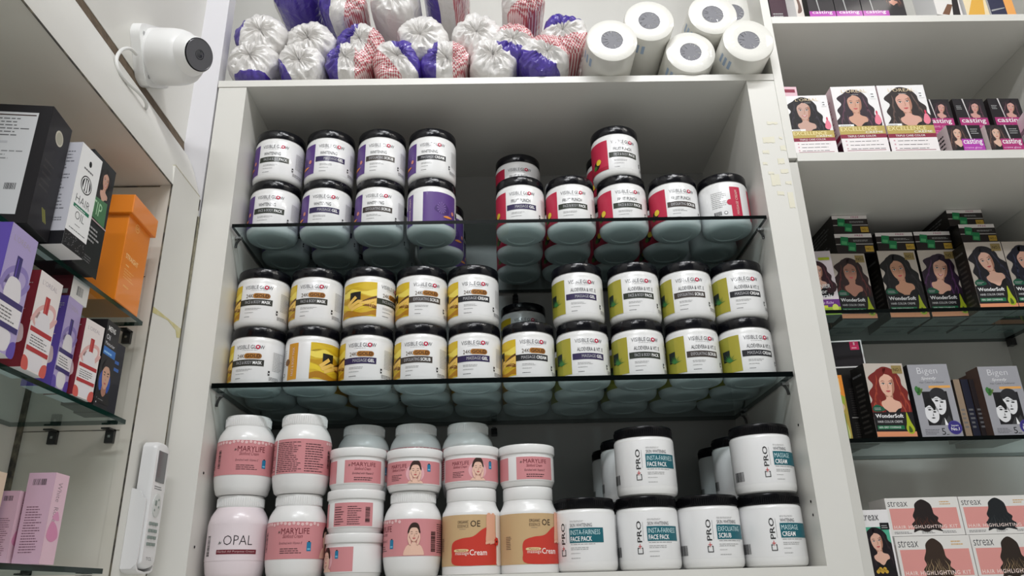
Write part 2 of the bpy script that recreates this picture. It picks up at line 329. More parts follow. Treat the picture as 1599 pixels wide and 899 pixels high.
def cabinet_centre():
    t = thing('display_cabinet', 'tall white laminate display cabinet holding jars on glass shelves, centre of the wall', 'cabinet', (W_ / 2, 0, 0))
    ox = W_ / 2
    def prt(name, mb, label=None):
        me = mb.mesh(name, False); me.transform(Matrix.Translation((-ox, 0, 0))); o = link(name, me, t)
        if label: o['label'] = label
    prt('side_panel', MB().box(-.0520, 0, -.12, 0, D_, .8720, LAM))
    r = MB().box(W_, 0, -.12, 1.0035, D_, .8720, LAM)
    prt('side_panel', r)
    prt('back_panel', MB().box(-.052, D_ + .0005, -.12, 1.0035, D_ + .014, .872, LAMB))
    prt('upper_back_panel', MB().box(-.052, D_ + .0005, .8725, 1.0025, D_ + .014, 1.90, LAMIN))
    prt('top_board', MB().box(-.0535, -.0015, .8725, 1.0025, D_, .8865, LAM))
    prt('floor_board', MB().box(.0005, -.0012, -.03, W_ - .0005, D_, 0, LAM))
    prt('upper_side_panel', MB().box(1.0030, -.0015, .70, 1.0190, D_, 1.90, LAM))
    # torn masking tape on the right panel face
    for x, z, ww, hh in ((.962, .735, .022, .012), (.975, .775, .02, .003), (.958, .712, .012, .006), (.992, .718, .010, .010), (.985, .670, .014, .008), (.962, .668, .010, .004),
                         (.965, .645, .016, .022), (.955, .688, .008, .004), (.99, .647, .011, .006), (.983, .690, .012, .010), (.993, .742, .006, .003), (.990, .60, .010, .03), (.972, .625, .012, .006)):
        pts = [(x + ww * i / 7, z + random.uniform(-.0022, .0006)) for i in range(8)] + [(x + ww, z + hh), (x, z + hh + random.uniform(-.002, .002))]
        prt('tape_scrap', MB().prism(pts, 'y', -.0006, -.0001, TAPE), 'torn cream masking tape')
    hl = MB()
    for x, y, z in ((W_ - .0006, .02, .215), (W_ - .0006, .02, .095), (W_ - .0006, .02, .075), (.0006, .02, .16), (.0006, .02, .05)):
        hl.lathe([(0.0001, 0), (.0022, 0), (.0022, .0003), (.0001, .0003)], BLK, 10, Matrix.Translation((x, y, z)) @ Matrix.Rotation(R(90 if x < .5 else -90), 4, 'Y'))
    prt('screw_hole', hl)
    # small pin brackets carrying the glass
    for z in (.5768, .2902):
        for x, sg in ((0, 1), (W_, -1)):
            for y in (.035, .27):
                k = MB()
                k.box(min(x, x + sg * .012), y - .004, z - .0058, max(x, x + sg * .012), y + .004, z - .0015, METAL)
                pth = [(x + sg * (.013 - .0105 * math.sin(q)), y, z - .0035 - .018 * (1 - math.cos(q))) for q in [i * R(90) / 6 for i in range(7)]]
                k.tube(pth, .0022, DMETAL, 8)
                prt('shelf_bracket', k)
    for x, z in ((.505, .5765), (.455, .2905)):
        prt('shelf_bracket', MB().box(x - .006, D_ - .02, z - .022, x + .006, D_, z - .0095, BLK).box(x - .004, D_ - .03, z - .0105, x + .004, D_, z - .0085, DMETAL))
cabinet_centre()

def glass_shelf(x0, y0, x1, y1, ztop, th, label, group, edge=GEDGE, end=None, name='glass_shelf'):
    t = thing(name, label, 'shelf', ((x0 + x1) / 2, y0, ztop - th), 0, group)
    b_ = MB(); X = (x1 - x0) / 2; Yd = y1 - y0
    vs = [(x, y, z) for z in (0, th) for y in (0, Yd) for x in (-X, X)]
    b_.add(vs, [(0, 2, 3, 1), (4, 5, 7, 6)], GLS)
    b_.add(vs, [(0, 1, 5, 4), (2, 6, 7, 3)] + ([(0, 4, 6, 2)] if True else []) + [(1, 3, 7, 5)], edge)
    p = b_.build('glass_pane', t, smooth=False)
    return t
G1, G2 = .5850, .2992
glass_shelf(.004, .001, W_ - .004, .338, G1, .0068, 'upper tinted glass shelf with black edge in the centre cabinet', 'glass shelves of the centre cabinet')
glass_shelf(.003, .001, W_ - .003, .338, G2, .0085, 'lower tinted glass shelf with thick black edge in the centre cabinet', 'glass shelves of the centre cabinet')

def cabinet_left():
    t = thing('wall_cabinet', 'white open cabinet on the left wall with green glass shelves of boxes', 'cabinet', (-.13, -.6, 0))
    def prt(name, mb, label=None, sm=False):
        me = mb.mesh(name, sm); me.transform(Matrix.Translation((.13, .6, 0))); o = link(name, me, t)
        if label: o['label'] = label
    prt('end_panel', MB().box(-.2150, -.115, -.2, -.0735, -.10, .597, LAMP))
    prt('back_panel', MB().box(-.2300, -1.3, -.2, -.2155, -.10, .597, LAMC))
    prt('top_panel', MB().box(-.2300, -1.3, .598, -.0560, -.09, .610, LAMC))
    prt('stile', MB().box(-.0730, -.1150, -.2, -.0550, -.0075, .634, LAM))
    prt('edge_strip', MB().box(-.0735, -.1156, -.2, -.0569, -.1151, .597, LAMP))
    prof = [(-.0555, .5985), (-.0560, .6100), (-.0600, .640), (-.0680, .670), (-.0790, .700), (-.0900, .722), (-.0985, .7335), (-.13, .7335), (-.13, .62), (-.0700, .612), (-.0700, .5985)]
    prt('fascia', MB().prism(crom(prof[:7], 4, False) + prof[7:], 'y', -1.3, -.0010, LAM), sm=True)
    g = MB()
    g.box(-.0568, -.1160, -.2, -.0546, -.1149, .600, GRIME)      # dirty joint at the stile edge
    g.box(-.0700, -.0074, -.2, -.0560, -.0006, .632, GRIME)      # gap to the centre cabinet
    g.box(-.2150, -.1156, .2020, -.0745, -.1149, .2030, GRIME).box(-.105, -.1156, .4380, -.0745, -.1149, .4392, GRIME)
    g.box(-.2150, -.1156, .5950, -.0745, -.1149, .5970, GRIME).box(-.2158, -.122, -.1, -.2100, -.1149, .40, GRIME)
    g.box(-.0553, -1.3, .5965, -.0543, -.115, .5990, GRIME)
    prt('joint', g, 'dark dirty joints between the boards')
    gl = MB()
    gl.prism([(-.114, .380), (-.114, .3895), (-.0085, .3895), (-.0085, .379), (-.03, .3815), (-.06, .3865), (-.085, .384)], 'x', -.0552, -.0546, GLUE)
    gl.prism([(-.020, .371), (-.0085, .374), (-.0085, .39), (-.030, .386)], 'x', -.0552, -.0545, GLUE)
    gl.prism([(-.0600, .34), (-.0530, .44), (-.0522, .56), (-.0535, .60), (-.0560, .60), (-.0600, .45)], 'y', -.0012, -.0001, pbr('dusty_filler', (.30, .28, .20), .8, noise=(.6, 120, (.12, .11, .08))))
    gl.box(-.0600, -.1150, .6340, -.0549, -.0080, .6362, pbr('dusty_filler_light', (.50, .47, .36), .8, noise=(.5, 90, (.25, .23, .18))))
    prt('glue_stain', gl, 'yellowed glue smeared along the joint')
    for z in (.3505, .2035, .0095):
        for x in (-.165, -.085):
            prt('shelf_bracket', MB().box(x - .006, -.121, z - .020, x + .006, -.115, z - .0005, DMETAL).box(x - .006, -.135, z - .0030, x + .006, -.115, z - .0008, DMETAL).box(x - .0018, -.1218, z - .0125, x + .0018, -.1205, z - .009, METAL))
cabinet_left()
GL = (.3565, .2110, .0165)
for z, th, y0, y1, lb in ((GL[0], .0060, -1.2, -.139, 'upper'), (GL[1], .0062, -1.2, -.141, 'middle'), (GL[2], .0065, -1.2, -.137, 'lowest')):
    glass_shelf(-.2140, y0, -.0550, y1, z, th, lb + ' green-edged glass shelf of the left wall cabinet', 'glass shelves of the left cabinet', GEDGE2)

def cabinet_right():
    t = thing('shelf_unit', 'white open shelf unit of hair colour boxes to the right of the jars', 'cabinet', (1.29, 0, 0))
    def prt(name, mb, label=None):
        me = mb.mesh(name, False); me.transform(Matrix.Translation((-1.29, 0, 0))); o = link(name, me, t)
        if label: o['label'] = label
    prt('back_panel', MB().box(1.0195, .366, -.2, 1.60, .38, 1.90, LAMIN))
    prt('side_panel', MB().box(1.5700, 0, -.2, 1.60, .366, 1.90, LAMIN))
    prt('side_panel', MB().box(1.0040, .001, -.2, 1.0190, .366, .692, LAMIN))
    prt('shelf_board', MB().box(1.0195, -.0012, .6936, 1.5695, .366, .711, LAM))
    prt('shelf_board', MB().box(1.0195, -.0012, 1.0076, 1.5695, .366, 1.0235, LAM))
    prt('floor_board', MB().box(1.0195, 0, -.0460, 1.5695, .366, -.030, LAM))
    for z in (.4533, .2081):
        prt('shelf_bracket', MB().box(1.5580, .335, z - .016, 1.5700, .350, z - .0008, DMETAL))
        prt('shelf_bracket', MB().box(1.0190, .175, z - .010, 1.0310, .185, z - .0008, METAL))
cabinet_right()
GR1, GR2 = .4612, .2160
glass_shelf(1.0200, .16, 1.5690, .365, GR1, .0072, 'upper green glass shelf of the right unit under the black hair colour boxes', 'glass shelves of the right unit', GEDGE)
glass_shelf(1.0200, .16, 1.5690, .365, GR2, .0075, 'lower green glass shelf of the right unit under the grey couple boxes', 'glass shelves of the right unit', GEDGE)
# ------------------------------------------------------------------ jars
def cyl(rad, eps=.00022):
    return lambda u, v, l: ((rad + .00012 + eps * l) * math.sin(u / rad), -(rad + .00012 + eps * l) * math.cos(u / rad), v)
CR = .0458                                   # radius of the straight cream jars
VG_BODY = [(.0001, .0012), (.026, .0012), (.0268, 0), (.0330, 0), (.0385, .0008), (.0420, .0030), (.0446, .0070), (.0456, .0115), (CR, .0150), (CR, .0820), (.0452, .0860), (.0440, .0885), (.0440, .0925), (.0001, .0925)]
VG_LID = [(.0432, .0895), (.0452, .0895), (.0456, .0905), (.0456, .1050), (.0448, .1068), (.0436, .1076), (.0415, .1071), (.0400, .1066), (.0001, .1066)]
def body_mesh(prof, mat, n=56):
    mb = MB(); mb.lathe(prof, mat, n)
    return mb.mesh('body')
def lid_mesh(prof, mat, ribs=0):
    mb = MB(); mb.lathe(prof, mat)
    if ribs:
        r = max(p[0] for p in prof); z0 = prof[1][1] + .002; z1 = prof[-1][1] - .004
        for i in range(ribs):
            t = 2 * math.pi * i / ribs; x, y = (r + .0001) * math.sin(t), -(r + .0001) * math.cos(t)
            mb.box(x - .0005, y - .0005, z0, x + .0005, y + .0005, z1, mat)
    return mb.mesh('lid')
def d2u(deg, rad=CR): return R(deg) * rad
BROWNGOLD = I(168, 112, 40); RED = I(190, 30, 70)
TH = {'gold': (I(206, 172, 40), 'gold'), 'aloe': (I(150, 148, 50), 'green'), 'purple': (I(88, 58, 128), 'purple'), 'fruit': (I(186, 40, 70), 'red')}
PRODS = {'mask': ('FACE & BODY', 'MASK', I(46, 46, 40)), 'pack': ('FACE & BODY', 'PACK', I(40, 46, 36)), 'gel': ('MASSAGE', 'GEL', I(48, 38, 78)), 'scrub': ('EXFOLIATING', 'SCRUB', I(62, 54, 50)), 'cream': ('MASSAGE', 'CREAM', I(30, 30, 36))}
def vg_art(theme, prod):
    A_ = Art(); c0, nm = TH[theme]; t1, t2, bc = PRODS[prod]
    u0, u1 = d2u(-122), d2u(-35); v0, v1 = .0135, .0770
    A_.rect(u0, v0, u1, v1, c0, 1)
    P = Art(); pw, ph = u1 - u0, v1 - v0
    if theme == 'gold':
        for i, (y0, col) in enumerate(((.0, I(170, 118, 20)), (.22, I(226, 196, 50)), (.42, I(190, 146, 26)), (.62, I(236, 214, 92)), (.8, I(214, 182, 40)))):
            pts = [(pw * k / 8, ph * (y0 + .05 * math.sin(k * 1.1 + i))) for k in range(9)]
            top = [(pw * k / 8, ph * min(1, y0 + .16 + .06 * math.sin(k * .9 + i * 2))) for k in range(8, -1, -1)]
            P.poly([(x, max(0, y)) for x, y in pts + top], col, 2)
        P.rect(pw * .30, ph * .40, pw * .60, ph * .72, I(24, 22, 20), 3)
        for x, y, rr in ((.42, .36, .5), (.5, .28, .4), (.36, .46, .7), (.70, .40, -.2), (.86, .44, .3), (.95, .36, .6)):
            P.poly([(pw * x + math.cos(rr) * a_ - math.sin(rr) * b_, ph * y + math.sin(rr) * a_ + math.cos(rr) * b_) for a_, b_ in ((-.011, -.003), (.011, -.003), (.011, .003), (-.011, .003))], I(232, 190, 96), 4)
        P.blob([(pw * .62, ph * .42), (pw * .8, ph * .52), (pw, ph * .60), (pw, ph * .54), (pw * .8, ph * .46)], I(96, 60, 20), 4)
        P.blob([(pw * .66, ph * .30), (pw * .82, ph * .36), (pw, ph * .30), (pw, ph * .22), (pw * .8, ph * .28)], I(120, 76, 24), 4)
    elif theme == 'aloe':
        P.rect(pw * .72, 0, pw, ph, I(164, 156, 56), 2); P.rect(pw * .48, ph * .32, pw * .72, ph * .62, I(24, 34, 34), 3)
        for k in range(9):
            t = R(18 + k * 18 - 10); L = .013 if k % 2 else .016; cx, cy = pw * .68, ph * .30
            P.poly([(cx - .0014 * math.sin(t), cy + .0014 * math.cos(t)), (cx + .0014 * math.sin(t), cy - .0014 * math.cos(t)), (cx + L * math.cos(t), cy + L * math.sin(t))], I(50 + 8 * (k % 3), 120, 60), 4)
    elif theme == 'purple':
        P.blob([(pw * .3, ph * .45), (pw * .5, ph * .68), (pw * .7, ph * .55), (pw * .72, ph * .34), (pw * .5, ph * .3)], I(66, 38, 104), 2)
        for k in range(12):
            t = k * math.pi / 6; P.poly([(pw * .5, ph * .5), (pw * .5 + .009 * math.cos(t - .15), ph * .5 + .012 * math.sin(t - .15)), (pw * .5 + .009 * math.cos(t + .15), ph * .5 + .012 * math.sin(t + .15))], I(112, 84, 150), 3)
        P.blob([(pw * .55, ph * .22), (pw * .66, ph * .28), (pw * .84, ph * .26), (pw * .72, ph * .21)], I(226, 140, 60), 4)
        P.ell(pw * .86, ph * .42, .0035, .004, I(206, 130, 110), 4)
    else:
        P.rect(0, ph * .0, pw, ph * .12, I(160, 24, 52), 2)
        P.ell(pw * .62, ph * .26, .008, .009, I(40, 30, 20), 3); P.ell(pw * .70, ph * .34, .006, .006, I(224, 196, 60), 4); P.ell(pw * .56, ph * .20, .005, .005, I(70, 110, 40), 4)
    A_.join(P.clip(0, 0, pw, ph).move(u0, v0))
    # main text block
    OUT = A_; A_ = Art(); x0 = -.0160
    A_.text('VISIBLE', x0 - .002, .0645, .021, .0060, I(96, 96, 100), 2, off=-.004); A_.text('GLOW', x0 + .0205, .0645, .0195, .0058, I(56, 56, 60), 2)
    A_.ell(x0 + .0306, .0674, .0033, .0033, RED, 3); A_.ell(x0 + .0306, .0674, .0014, .0014, WH, 4)
    A_.lines(x0 + .008, .0622, x0 + .032, .0632, 1, LG, 2)
    if theme == 'gold':
        A_.text('24K', x0 + .001, .0505, .0115, .0060, I(90, 70, 40), 2)
        A_.rect(x0 + .0160, .0495, x0 + .0330, .0577, BROWNGOLD, 2).ell(x0 + .0160, .0536, .0041, .0041, BROWNGOLD, 2).ell(x0 + .0330, .0536, .0041, .0041, I(150, 96, 30), 2)
        A_.text('GOLD', x0 + .0145, .0510, .0205, .0052, I(70, 40, 20), 3, off=.02)
        bx0, bx1 = -.026, .025
    else:
        st = {'aloe': 'ALOEVERA & VIT. E', 'purple': 'WHITENING', 'fruit': 'FRUIT PUNCH'}[theme]
        wd = {'aloe': .0400, 'purple': .0270, 'fruit': .0310}[theme]
        A_.text(st, x0 + .001, .0512, wd, .0058, I(70, 70, 72), 2, off=.004)
        bx0, bx1 = -.0225, .0260
    A_.rect(bx0, .0385, bx1, .0480, bc, 2)
    n1 = {'MASSAGE': .0205, 'FACE & BODY': .0235, 'EXFOLIATING': .0235}[t1]; n2 = {'MASK': .0125, 'PACK': .0125, 'GEL': .0095, 'SCRUB': .0145, 'CREAM': .0160}[t2]
    A_.text(t1, bx1 - .0030 - n2 - .0015 - n1, .0410, n1, .0048, I(180, 180, 184), 3); A_.text(t2, bx1 - .0030 - n2, .0408, n2, .0050, WH, 3, off=.02)
    A_.lines(x0 + .001, .0310, x0 + .026, .0350, 2, LG, 2, .35).lines(x0 + .001, .0262, x0 + .018, .0280, 1, LG, 2).lines(x0 + .001, .0195, x0 + .013, .0213, 1, GR, 2)
    A_.it = [(l, m_, [[(-.0035 + (x + .0035) * 1.16, .0455 + (y - .0455) * 1.14) for x, y in p_] for p_ in ps]) for l, m_, ps in A_.it]
    OUT.join(A_); A_ = OUT
    # side small print, recycling mark, vertical stripe with the product name
    A_.rect(d2u(47), .0230, d2u(51), .0310, K, 2).rect(d2u(48), .0255, d2u(50), .0275, WH, 3)
    A_.lines(d2u(56), .032, d2u(84), .066, 13, LG, 2, .35).lines(d2u(50), .015, d2u(84), .022, 3, GR, 2, .4)
    A_.rect(d2u(-174), .0135, d2u(-149), .0770, c0 if theme != 'gold' else I(206, 146, 40), 1)
    A_.ell(d2u(-176), .045, .006, .006, c0 if theme != 'gold' else I(120, 80, 40), 2)
    A_.text(t1 + ' ' + t2, d2u(-157), .020, .050, .0048, I(226, 200, 190), 3, rot=90)
    A_.lines(d2u(-218), .036, d2u(-182), .070, 9, LG, 2, .35).bars(d2u(-215), .020, d2u(-197), .028, 12, K, 2)
    A_.ell(d2u(-188), .024, .0034, .0034, GR, 2).ell(d2u(-188), .024, .0022, .0022, WH, 3)
    return A_
def label_mesh(art, rad, z0, z1, base, strip=.003):
    mb = MB(); mb.lathe([(rad + .00002, z0), (rad + .00012, z0 + .0004), (rad + .00012, z1 - .0004), (rad + .00002, z1)], base, 96)
    mb.f = [f for f in mb.f if len(f) == 4]; mb.mi = [0] * len(mb.f)
    art.bake(mb, cyl(rad), strip)
    return mb.mesh('label', True, 30)
JM = {}
VGB = body_mesh(VG_BODY, WPL); VGL = lid_mesh(VG_LID, LID)
def jar_parts(key):
    if key in JM: return JM[key]
    if key[0] == 'vg': JM[key] = [('body', VGB), ('label', label_mesh(vg_art(key[1], key[2]), CR, .0128, .0782, WLAB)), ('lid', VGL)]
    return JM[key]
def jar(name, key, label, group, x, y, z, rot=0, cat='jar'):
    t = thing(name, label, cat, (x, y, z + .0003), rot, group)
    for n, me in jar_parts(key): link(n, me, t)
    return t
FULL = {'mask': 'face mask', 'pack': 'face pack', 'gel': 'massage gel', 'scrub': 'scrub', 'cream': 'massage cream'}
YF = .080; PITCH = .1079
def vgname(th): return {'gold': 'yellow-edged', 'aloe': 'green-edged', 'purple': 'purple-edged', 'fruit': 'red-edged'}[th]
ORD = ['first', 'second', 'third', 'fourth', 'fifth', 'sixth', 'seventh', 'eighth', 'ninth', 'tenth']
# upper glass shelf
g1 = [(.0510, 'purple', 'pack', 0, 'pack', 0), (.1482, 'purple', 'gel', 4, 'gel', 10), (.2476, 'purple', 'scrub', 0, 'scrub', 2), (.3451, 'purple', 'cream', 107, 'cream', 0),
      (.5125, 'fruit', 'gel', -2, None, 0), (.6071, 'fruit', 'pack', -2, None, 0), (.7054, 'fruit', 'pack', 2, 'pack', 8), (.8034, 'fruit', 'scrub', 4, None, 0), (.8990, 'fruit', 'cream', 173, None, 0)]
for i, (x, th, p, rot, pu, rotu) in enumerate(g1):
    k = i if i < 4 else i - 4; col = vgname(th); grp = '%s jars on the upper glass shelf' % col
    nth = lambda pr, tier: '%s %s jar from the left, %s, %s tier of the upper glass shelf' % (ORD[k], col, pr, tier)
    if rot == 107: lb = 'jar turned to show its purple picture panel, bottom tier, upper glass shelf'
    elif rot == 173: lb = 'red-edged jar turned to its back, rightmost on the upper glass shelf'
    else: lb = nth(FULL[p], 'bottom')
    jar('cream_jar', ('vg', th, p), lb, grp, x, YF, G1, rot)
    if pu:
        lb = nth(FULL[pu], 'top') if i < 4 else 'highest red-edged face pack jar, alone on top, upper glass shelf'
        jar('cream_jar', ('vg', th, pu), lb, grp, x - (.0005 if i < 4 else .005), YF + .001, G1 + PITCH, rotu)
    for rr in (1, 2):
        jar('cream_jar', ('vg', th, p), 'jar in the %s row behind the %s %s jar, upper glass shelf' % (ORD[rr], ORD[k], col), 'jars behind the front row on the upper glass shelf', x + (.010 if i == 3 else 0), YF + .097 * rr, G1, rot + 8 * rr)
jar('cream_jar', ('vg', 'fruit', 'gel'), 'red-edged jar half hidden in the second row, top tier, upper glass shelf', 'red-edged jars on the upper glass shelf', .5130, YF + .098, G1 + PITCH, -2)
jar('cream_jar', ('vg', 'fruit', 'pack'), 'red-edged jar barely showing left behind the highest red-edged jar', 'red-edged jars on the upper glass shelf', .7020, YF + .098, G1 + PITCH, 6)
# lower glass shelf
g2 = [(.0475, 'gold', 'mask', -6, 'mask', 0, .0475), (.1415, 'gold', 'mask', 132, 'mask', 0, .1425), (.2360, 'gold', 'gel', -6, 'pack', 60, .2370), (.3305, 'gold', 'scrub', -6, 'scrub', 12, .3305), (.4244, 'gold', 'gel', -2, 'cream', 2, .4228),
      (.5186, 'gold', 'cream', 5, None, 0, 0), (.6141, 'aloe', 'gel', 3, 'gel', 0, .6107), (.7115, 'aloe', 'pack', 2, 'pack', -2, .7126), (.8080, 'aloe', 'scrub', 4, 'scrub', -10, .8080), (.9020, 'aloe', 'cream', 5, 'cream', -4, .9020)]
for i, (x, th, p, rot, pu, rotu, xu) in enumerate(g2):
    k = i if i < 6 else i - 6; col = vgname(th); grp = '%s jars on the lower glass shelf' % col
    nth = lambda pr, tier: '%s %s jar from the left, %s, %s tier of the lower glass shelf' % (ORD[k], col, pr, tier)
    lb = nth(FULL[p], 'bottom')
    if rot == 132: lb = 'yellow-edged jar turned to show a blank strip and gold bars, lower glass shelf'
    jar('cream_jar', ('vg', th, p), lb, grp, x, YF, G2, rot)
    if pu:
        lb = nth(FULL[pu], 'top')
        if rotu == 60: lb = 'jar turned to show its gold bar picture, top tier, lower glass shelf'
        jar('cream_jar', ('vg', th, pu), lb, grp, xu, YF - .001, G2 + PITCH, rotu)
    for rr in (1, 2):
        jar('cream_jar', ('vg', th, p), 'jar in the %s row behind the %s %s jar, lower glass shelf' % (ORD[rr], ORD[k], col), 'jars behind the front row on the lower glass shelf', x, YF + .097 * rr, G2, rot + 7 * rr)
jar('cream_jar', ('vg', 'gold', 'mask'), 'shaded yellow-edged jar deep in the third row, top tier, behind the sixth lower jar', 'yellow-edged jars on the lower glass shelf', .5186, YF + .195, G2 + PITCH, 0)

# teal label jars
PR = .0485
PRO_BODY = [(.0001, .0012), (.028, .0012), (.029, 0), (.0370, 0), (.0430, .0010), (.0465, .0034), (.0480, .0075), (PR, .0120), (PR, .0860), (.0478, .0895), (.0462, .0912), (.0462, .0950), (.0001, .0950)]
PRO_LID = [(.0445, .0920), (.0468, .0920), (.0473, .0930), (.0473, .1065), (.0466, .1084), (.0450, .1092), (.0430, .1086), (.0001, .1082)]
TEAL = I(24, 96, 108)
def pro_art(l1, l2, top):
    A_ = Art(); rad = PR; x0 = d2u(-34, rad)
    lx = d2u(-50, rad)                        # vertical logo of blocky letters
    def stroke(p, th=.0011): 
        for (ax, ay), (bx, by) in zip(p, p[1:]):
            A_.rect(min(ax, bx) - th / 2, min(ay, by) - th / 2, max(ax, bx) + th / 2, max(ay, by) + th / 2, K, 2)
    L, H = .0075, 0
    y = .0240
    stroke([(lx + L / 2 - .001, y + .008), (lx + L / 2, y + .008), (lx + L / 2, y), (lx - L / 2, y), (lx - L / 2, y + .008), (lx - L / 2 + .002, y + .008)])
    A_.rect(lx - .0005, y + .007, lx + .0005, y + .014, I(190, 60, 60), 3).rect(lx - .0028, y + .0100, lx + .0028, y + .0110, I(190, 60, 60), 3)
    A_.text('PRO', lx + L / 2, y + .0165, .0310, L, K, 2, rot=90, off=.006)
    A_.rect(lx + L / 2 + .0022, y + .018, lx + L / 2 + .0026, y + .046, GR, 2)
    A_.lines(x0, .0725, x0 + .028, .0755, 2, LG, 2, .3)
    A_.text(top, x0, .0650, .0345 if len(top) > 10 else .024, .0052, I(80, 80, 84), 2)
    A_.rect(x0 - .0015, .0420, d2u(28, rad), .0635, TEAL, 2)
    A_.text(l1, x0 + .0005, .0535, {'INSTA-FAIRNESS': .0465, 'EXFOLIATING': .0400, 'MASSAGE': .0290}[l1], .0072, I(200, 226, 230), 3, off=-.003)
    A_.text(l2, x0 + .0005, .0440, {'FACE PACK': .0330, 'SCRUB': .0210, 'CREAM': .0220}[l2], .0070, WH, 3, off=.015)
    A_.lines(x0, .0395, x0 + .044, .0408, 1, GR, 2).lines(x0, .0320, x0 + .036, .0370, 2, LG, 2, .35).lines(x0, .0265, x0 + .016, .028, 1, LG, 2).lines(x0, .0195, x0 + .020, .0215, 1, LG, 2)
    A_.lines(d2u(70, rad), .025, d2u(110, rad), .070, 14, LG, 2, .35).bars(d2u(-120, rad), .02, d2u(-95, rad), .035, 14, K, 2)
    return A_
PB = body_mesh(PRO_BODY, WPL); PL = lid_mesh(PRO_LID, BLK, 90)
for k, a3 in {'fair': ('INSTA-FAIRNESS', 'FACE PACK', 'SKIN WHITENING'), 'scr': ('EXFOLIATING', 'SCRUB', 'SKIN WHITENING'), 'crm': ('MASSAGE', 'CREAM', 'WHITENING')}.items():
    JM[('pro', k)] = [('body', PB), ('label', label_mesh(pro_art(*a3), PR, .0150, .0850, WLAB)), ('lid', PL)]
TG = 'teal-label jars at the bottom right'
YB = .062
for x, k, rot, lb in ((.5985, 'fair', 0, 'teal-label face pack jar on the cabinet floor beside the tan massage cream bottle'),
                      (.6980, 'fair', 24, 'teal-label face pack jar on the cabinet floor under another face pack jar'),
                      (.7965, 'scr', 34, 'teal-label exfoliating scrub jar on the cabinet floor'),
                      (.8960, 'crm', 32, 'teal-label massage cream jar on the cabinet floor in the right corner')):
    jar('cream_jar', ('pro', k), lb, TG, x, YB, 0, rot)
PP = .1094
jar('cream_jar', ('pro', 'fair'), 'teal-label face pack jar stacked on top, front of the bottom compartment', TG, .7030, YB, PP, 27)
jar('cream_jar', ('pro', 'crm'), 'teal-label massage cream jar stacked on top beside the right cabinet wall', TG, .8960, YB, PP, 39)
for xc, k, nm in ((.6930, 'fair', 'face pack'), (.8930, 'crm', 'massage cream')):
    for rr in (1, 2):
        for zz, tn in ((0, 'bottom'), (PP, 'top')):
            if zz == 0: lb = 'hidden teal-label %s jar carrying the %s row of the stack' % (nm, ORD[rr])
            else: lb = 'shaded teal-label %s jar peeking out in the %s row of the top tier' % (nm, ORD[rr])
            jar('cream_jar', ('pro', k), lb, TG, xc - (.004 if rr == 2 and xc < .8 else 0), YB + .101 * rr, zz, 20)

# tall pink-label jars
TR_ = .0452
def tall_body(mat):
    p = [(.0001, .0015), (.028, .0015), (.030, 0), (.0370, 0), (.0400, .0025), (.0428, .0120), (.0448, .0240), (TR_, .0290), (TR_, .0840), (.0446, .0880), (.0428, .0945), (.0398, .1005), (.0368, .1050), (.0355, .1075), (.0340, .1085), (.0340, .1110), (.0001, .1110)]
    return body_mesh(p, mat)
def tall_lid(mat): return lid_mesh([(.0335, .1078), (.0352, .1078), (.0356, .1086), (.0352, .1240), (.0345, .1255), (.0325, .1262), (.0001, .1262)], mat, 64)
PINK = I(206, 138, 142); PINKD = I(176, 96, 106); MAR = I(110, 36, 48); BLUE = I(36, 120, 160); DKT = I(70, 44, 50)
def leaf(A_, x, y, s, m1=I(40, 60, 48)):
    A_.poly([(x - s, y - s), (x - s * .2, y + s), (x + s * .1, y)], m1, 3).poly([(x - s * .3, y - s * 1.1), (x + s * .9, y + s * .9), (x + s * .6, y - s * .3)], m1, 3)
def flowers(A_, u0, u1, v, n):
    for i in range(n):
        x = u0 + (u1 - u0) * (i + .5) / n; y = v + random.uniform(-.0015, .0015)
        for k in range(5):
            t = k * R(72) + i; A_.ell(x + .0014 * math.cos(t), y + .0014 * math.sin(t), .0011, .0011, I(236, 200, 200), 3, 7)
def mary_tall():
    rad = TR_; A_ = Art()
    A_.rect(d2u(-178, rad), .0290, d2u(178, rad), .0830, PINK, 1)
    flowers(A_, d2u(-70, rad), d2u(60, rad), .0800, 16)
    leaf(A_, -.0160, .0680, .0022)
    A_.text('MARYLIFE', -.0130, .0650, .0430, .0085, MAR, 2).text('Skinfood Cream', -.0100, .0590, .0300, .0055, MAR, 2, shear=.3, off=-.005)
    A_.text('Enriched with Vitamin E', -.0150, .0500, .0350, .0035, DKT, 2, shear=.3, off=-.01).lines(-.0130, .0370, .0240, .0460, 3, DKT, 2, .35)
    A_.rect(.0270, .0400, .0340, .0530, BLUE, 2).rect(.0280, .0420, .0330, .0440, I(120, 190, 216), 3).rect(.0290, .053, .0320, .0545, K, 2)
    fw = .034; A_.join(portrait(fw, .0520, I(58, 40, 34), I(90, 60, 50), SKIN3, .5, .58, 1.40, 'up').move(.0500, .0300), 1)
    A_.bars(d2u(-62, rad), .0400, d2u(-54, rad), .0690, 20, K, 2, True)
    A_.lines(d2u(-178, rad), .032, d2u(-120, rad), .080, 16, DKT, 2, .35).lines(d2u(-116, rad), .032, d2u(-72, rad), .078, 12, DKT, 2, .35)
    A_.bars(d2u(120, rad), .035, d2u(132, rad), .065, 20, K, 2, True).lines(d2u(136, rad), .034, d2u(176, rad), .078, 14, DKT, 2, .35)
    return A_
JM[('tall', 'mary')] = [('body', tall_body(WPL)), ('label', label_mesh(mary_tall(), TR_, .0285, .0835, WLAB)), ('lid', tall_lid(WPL))]
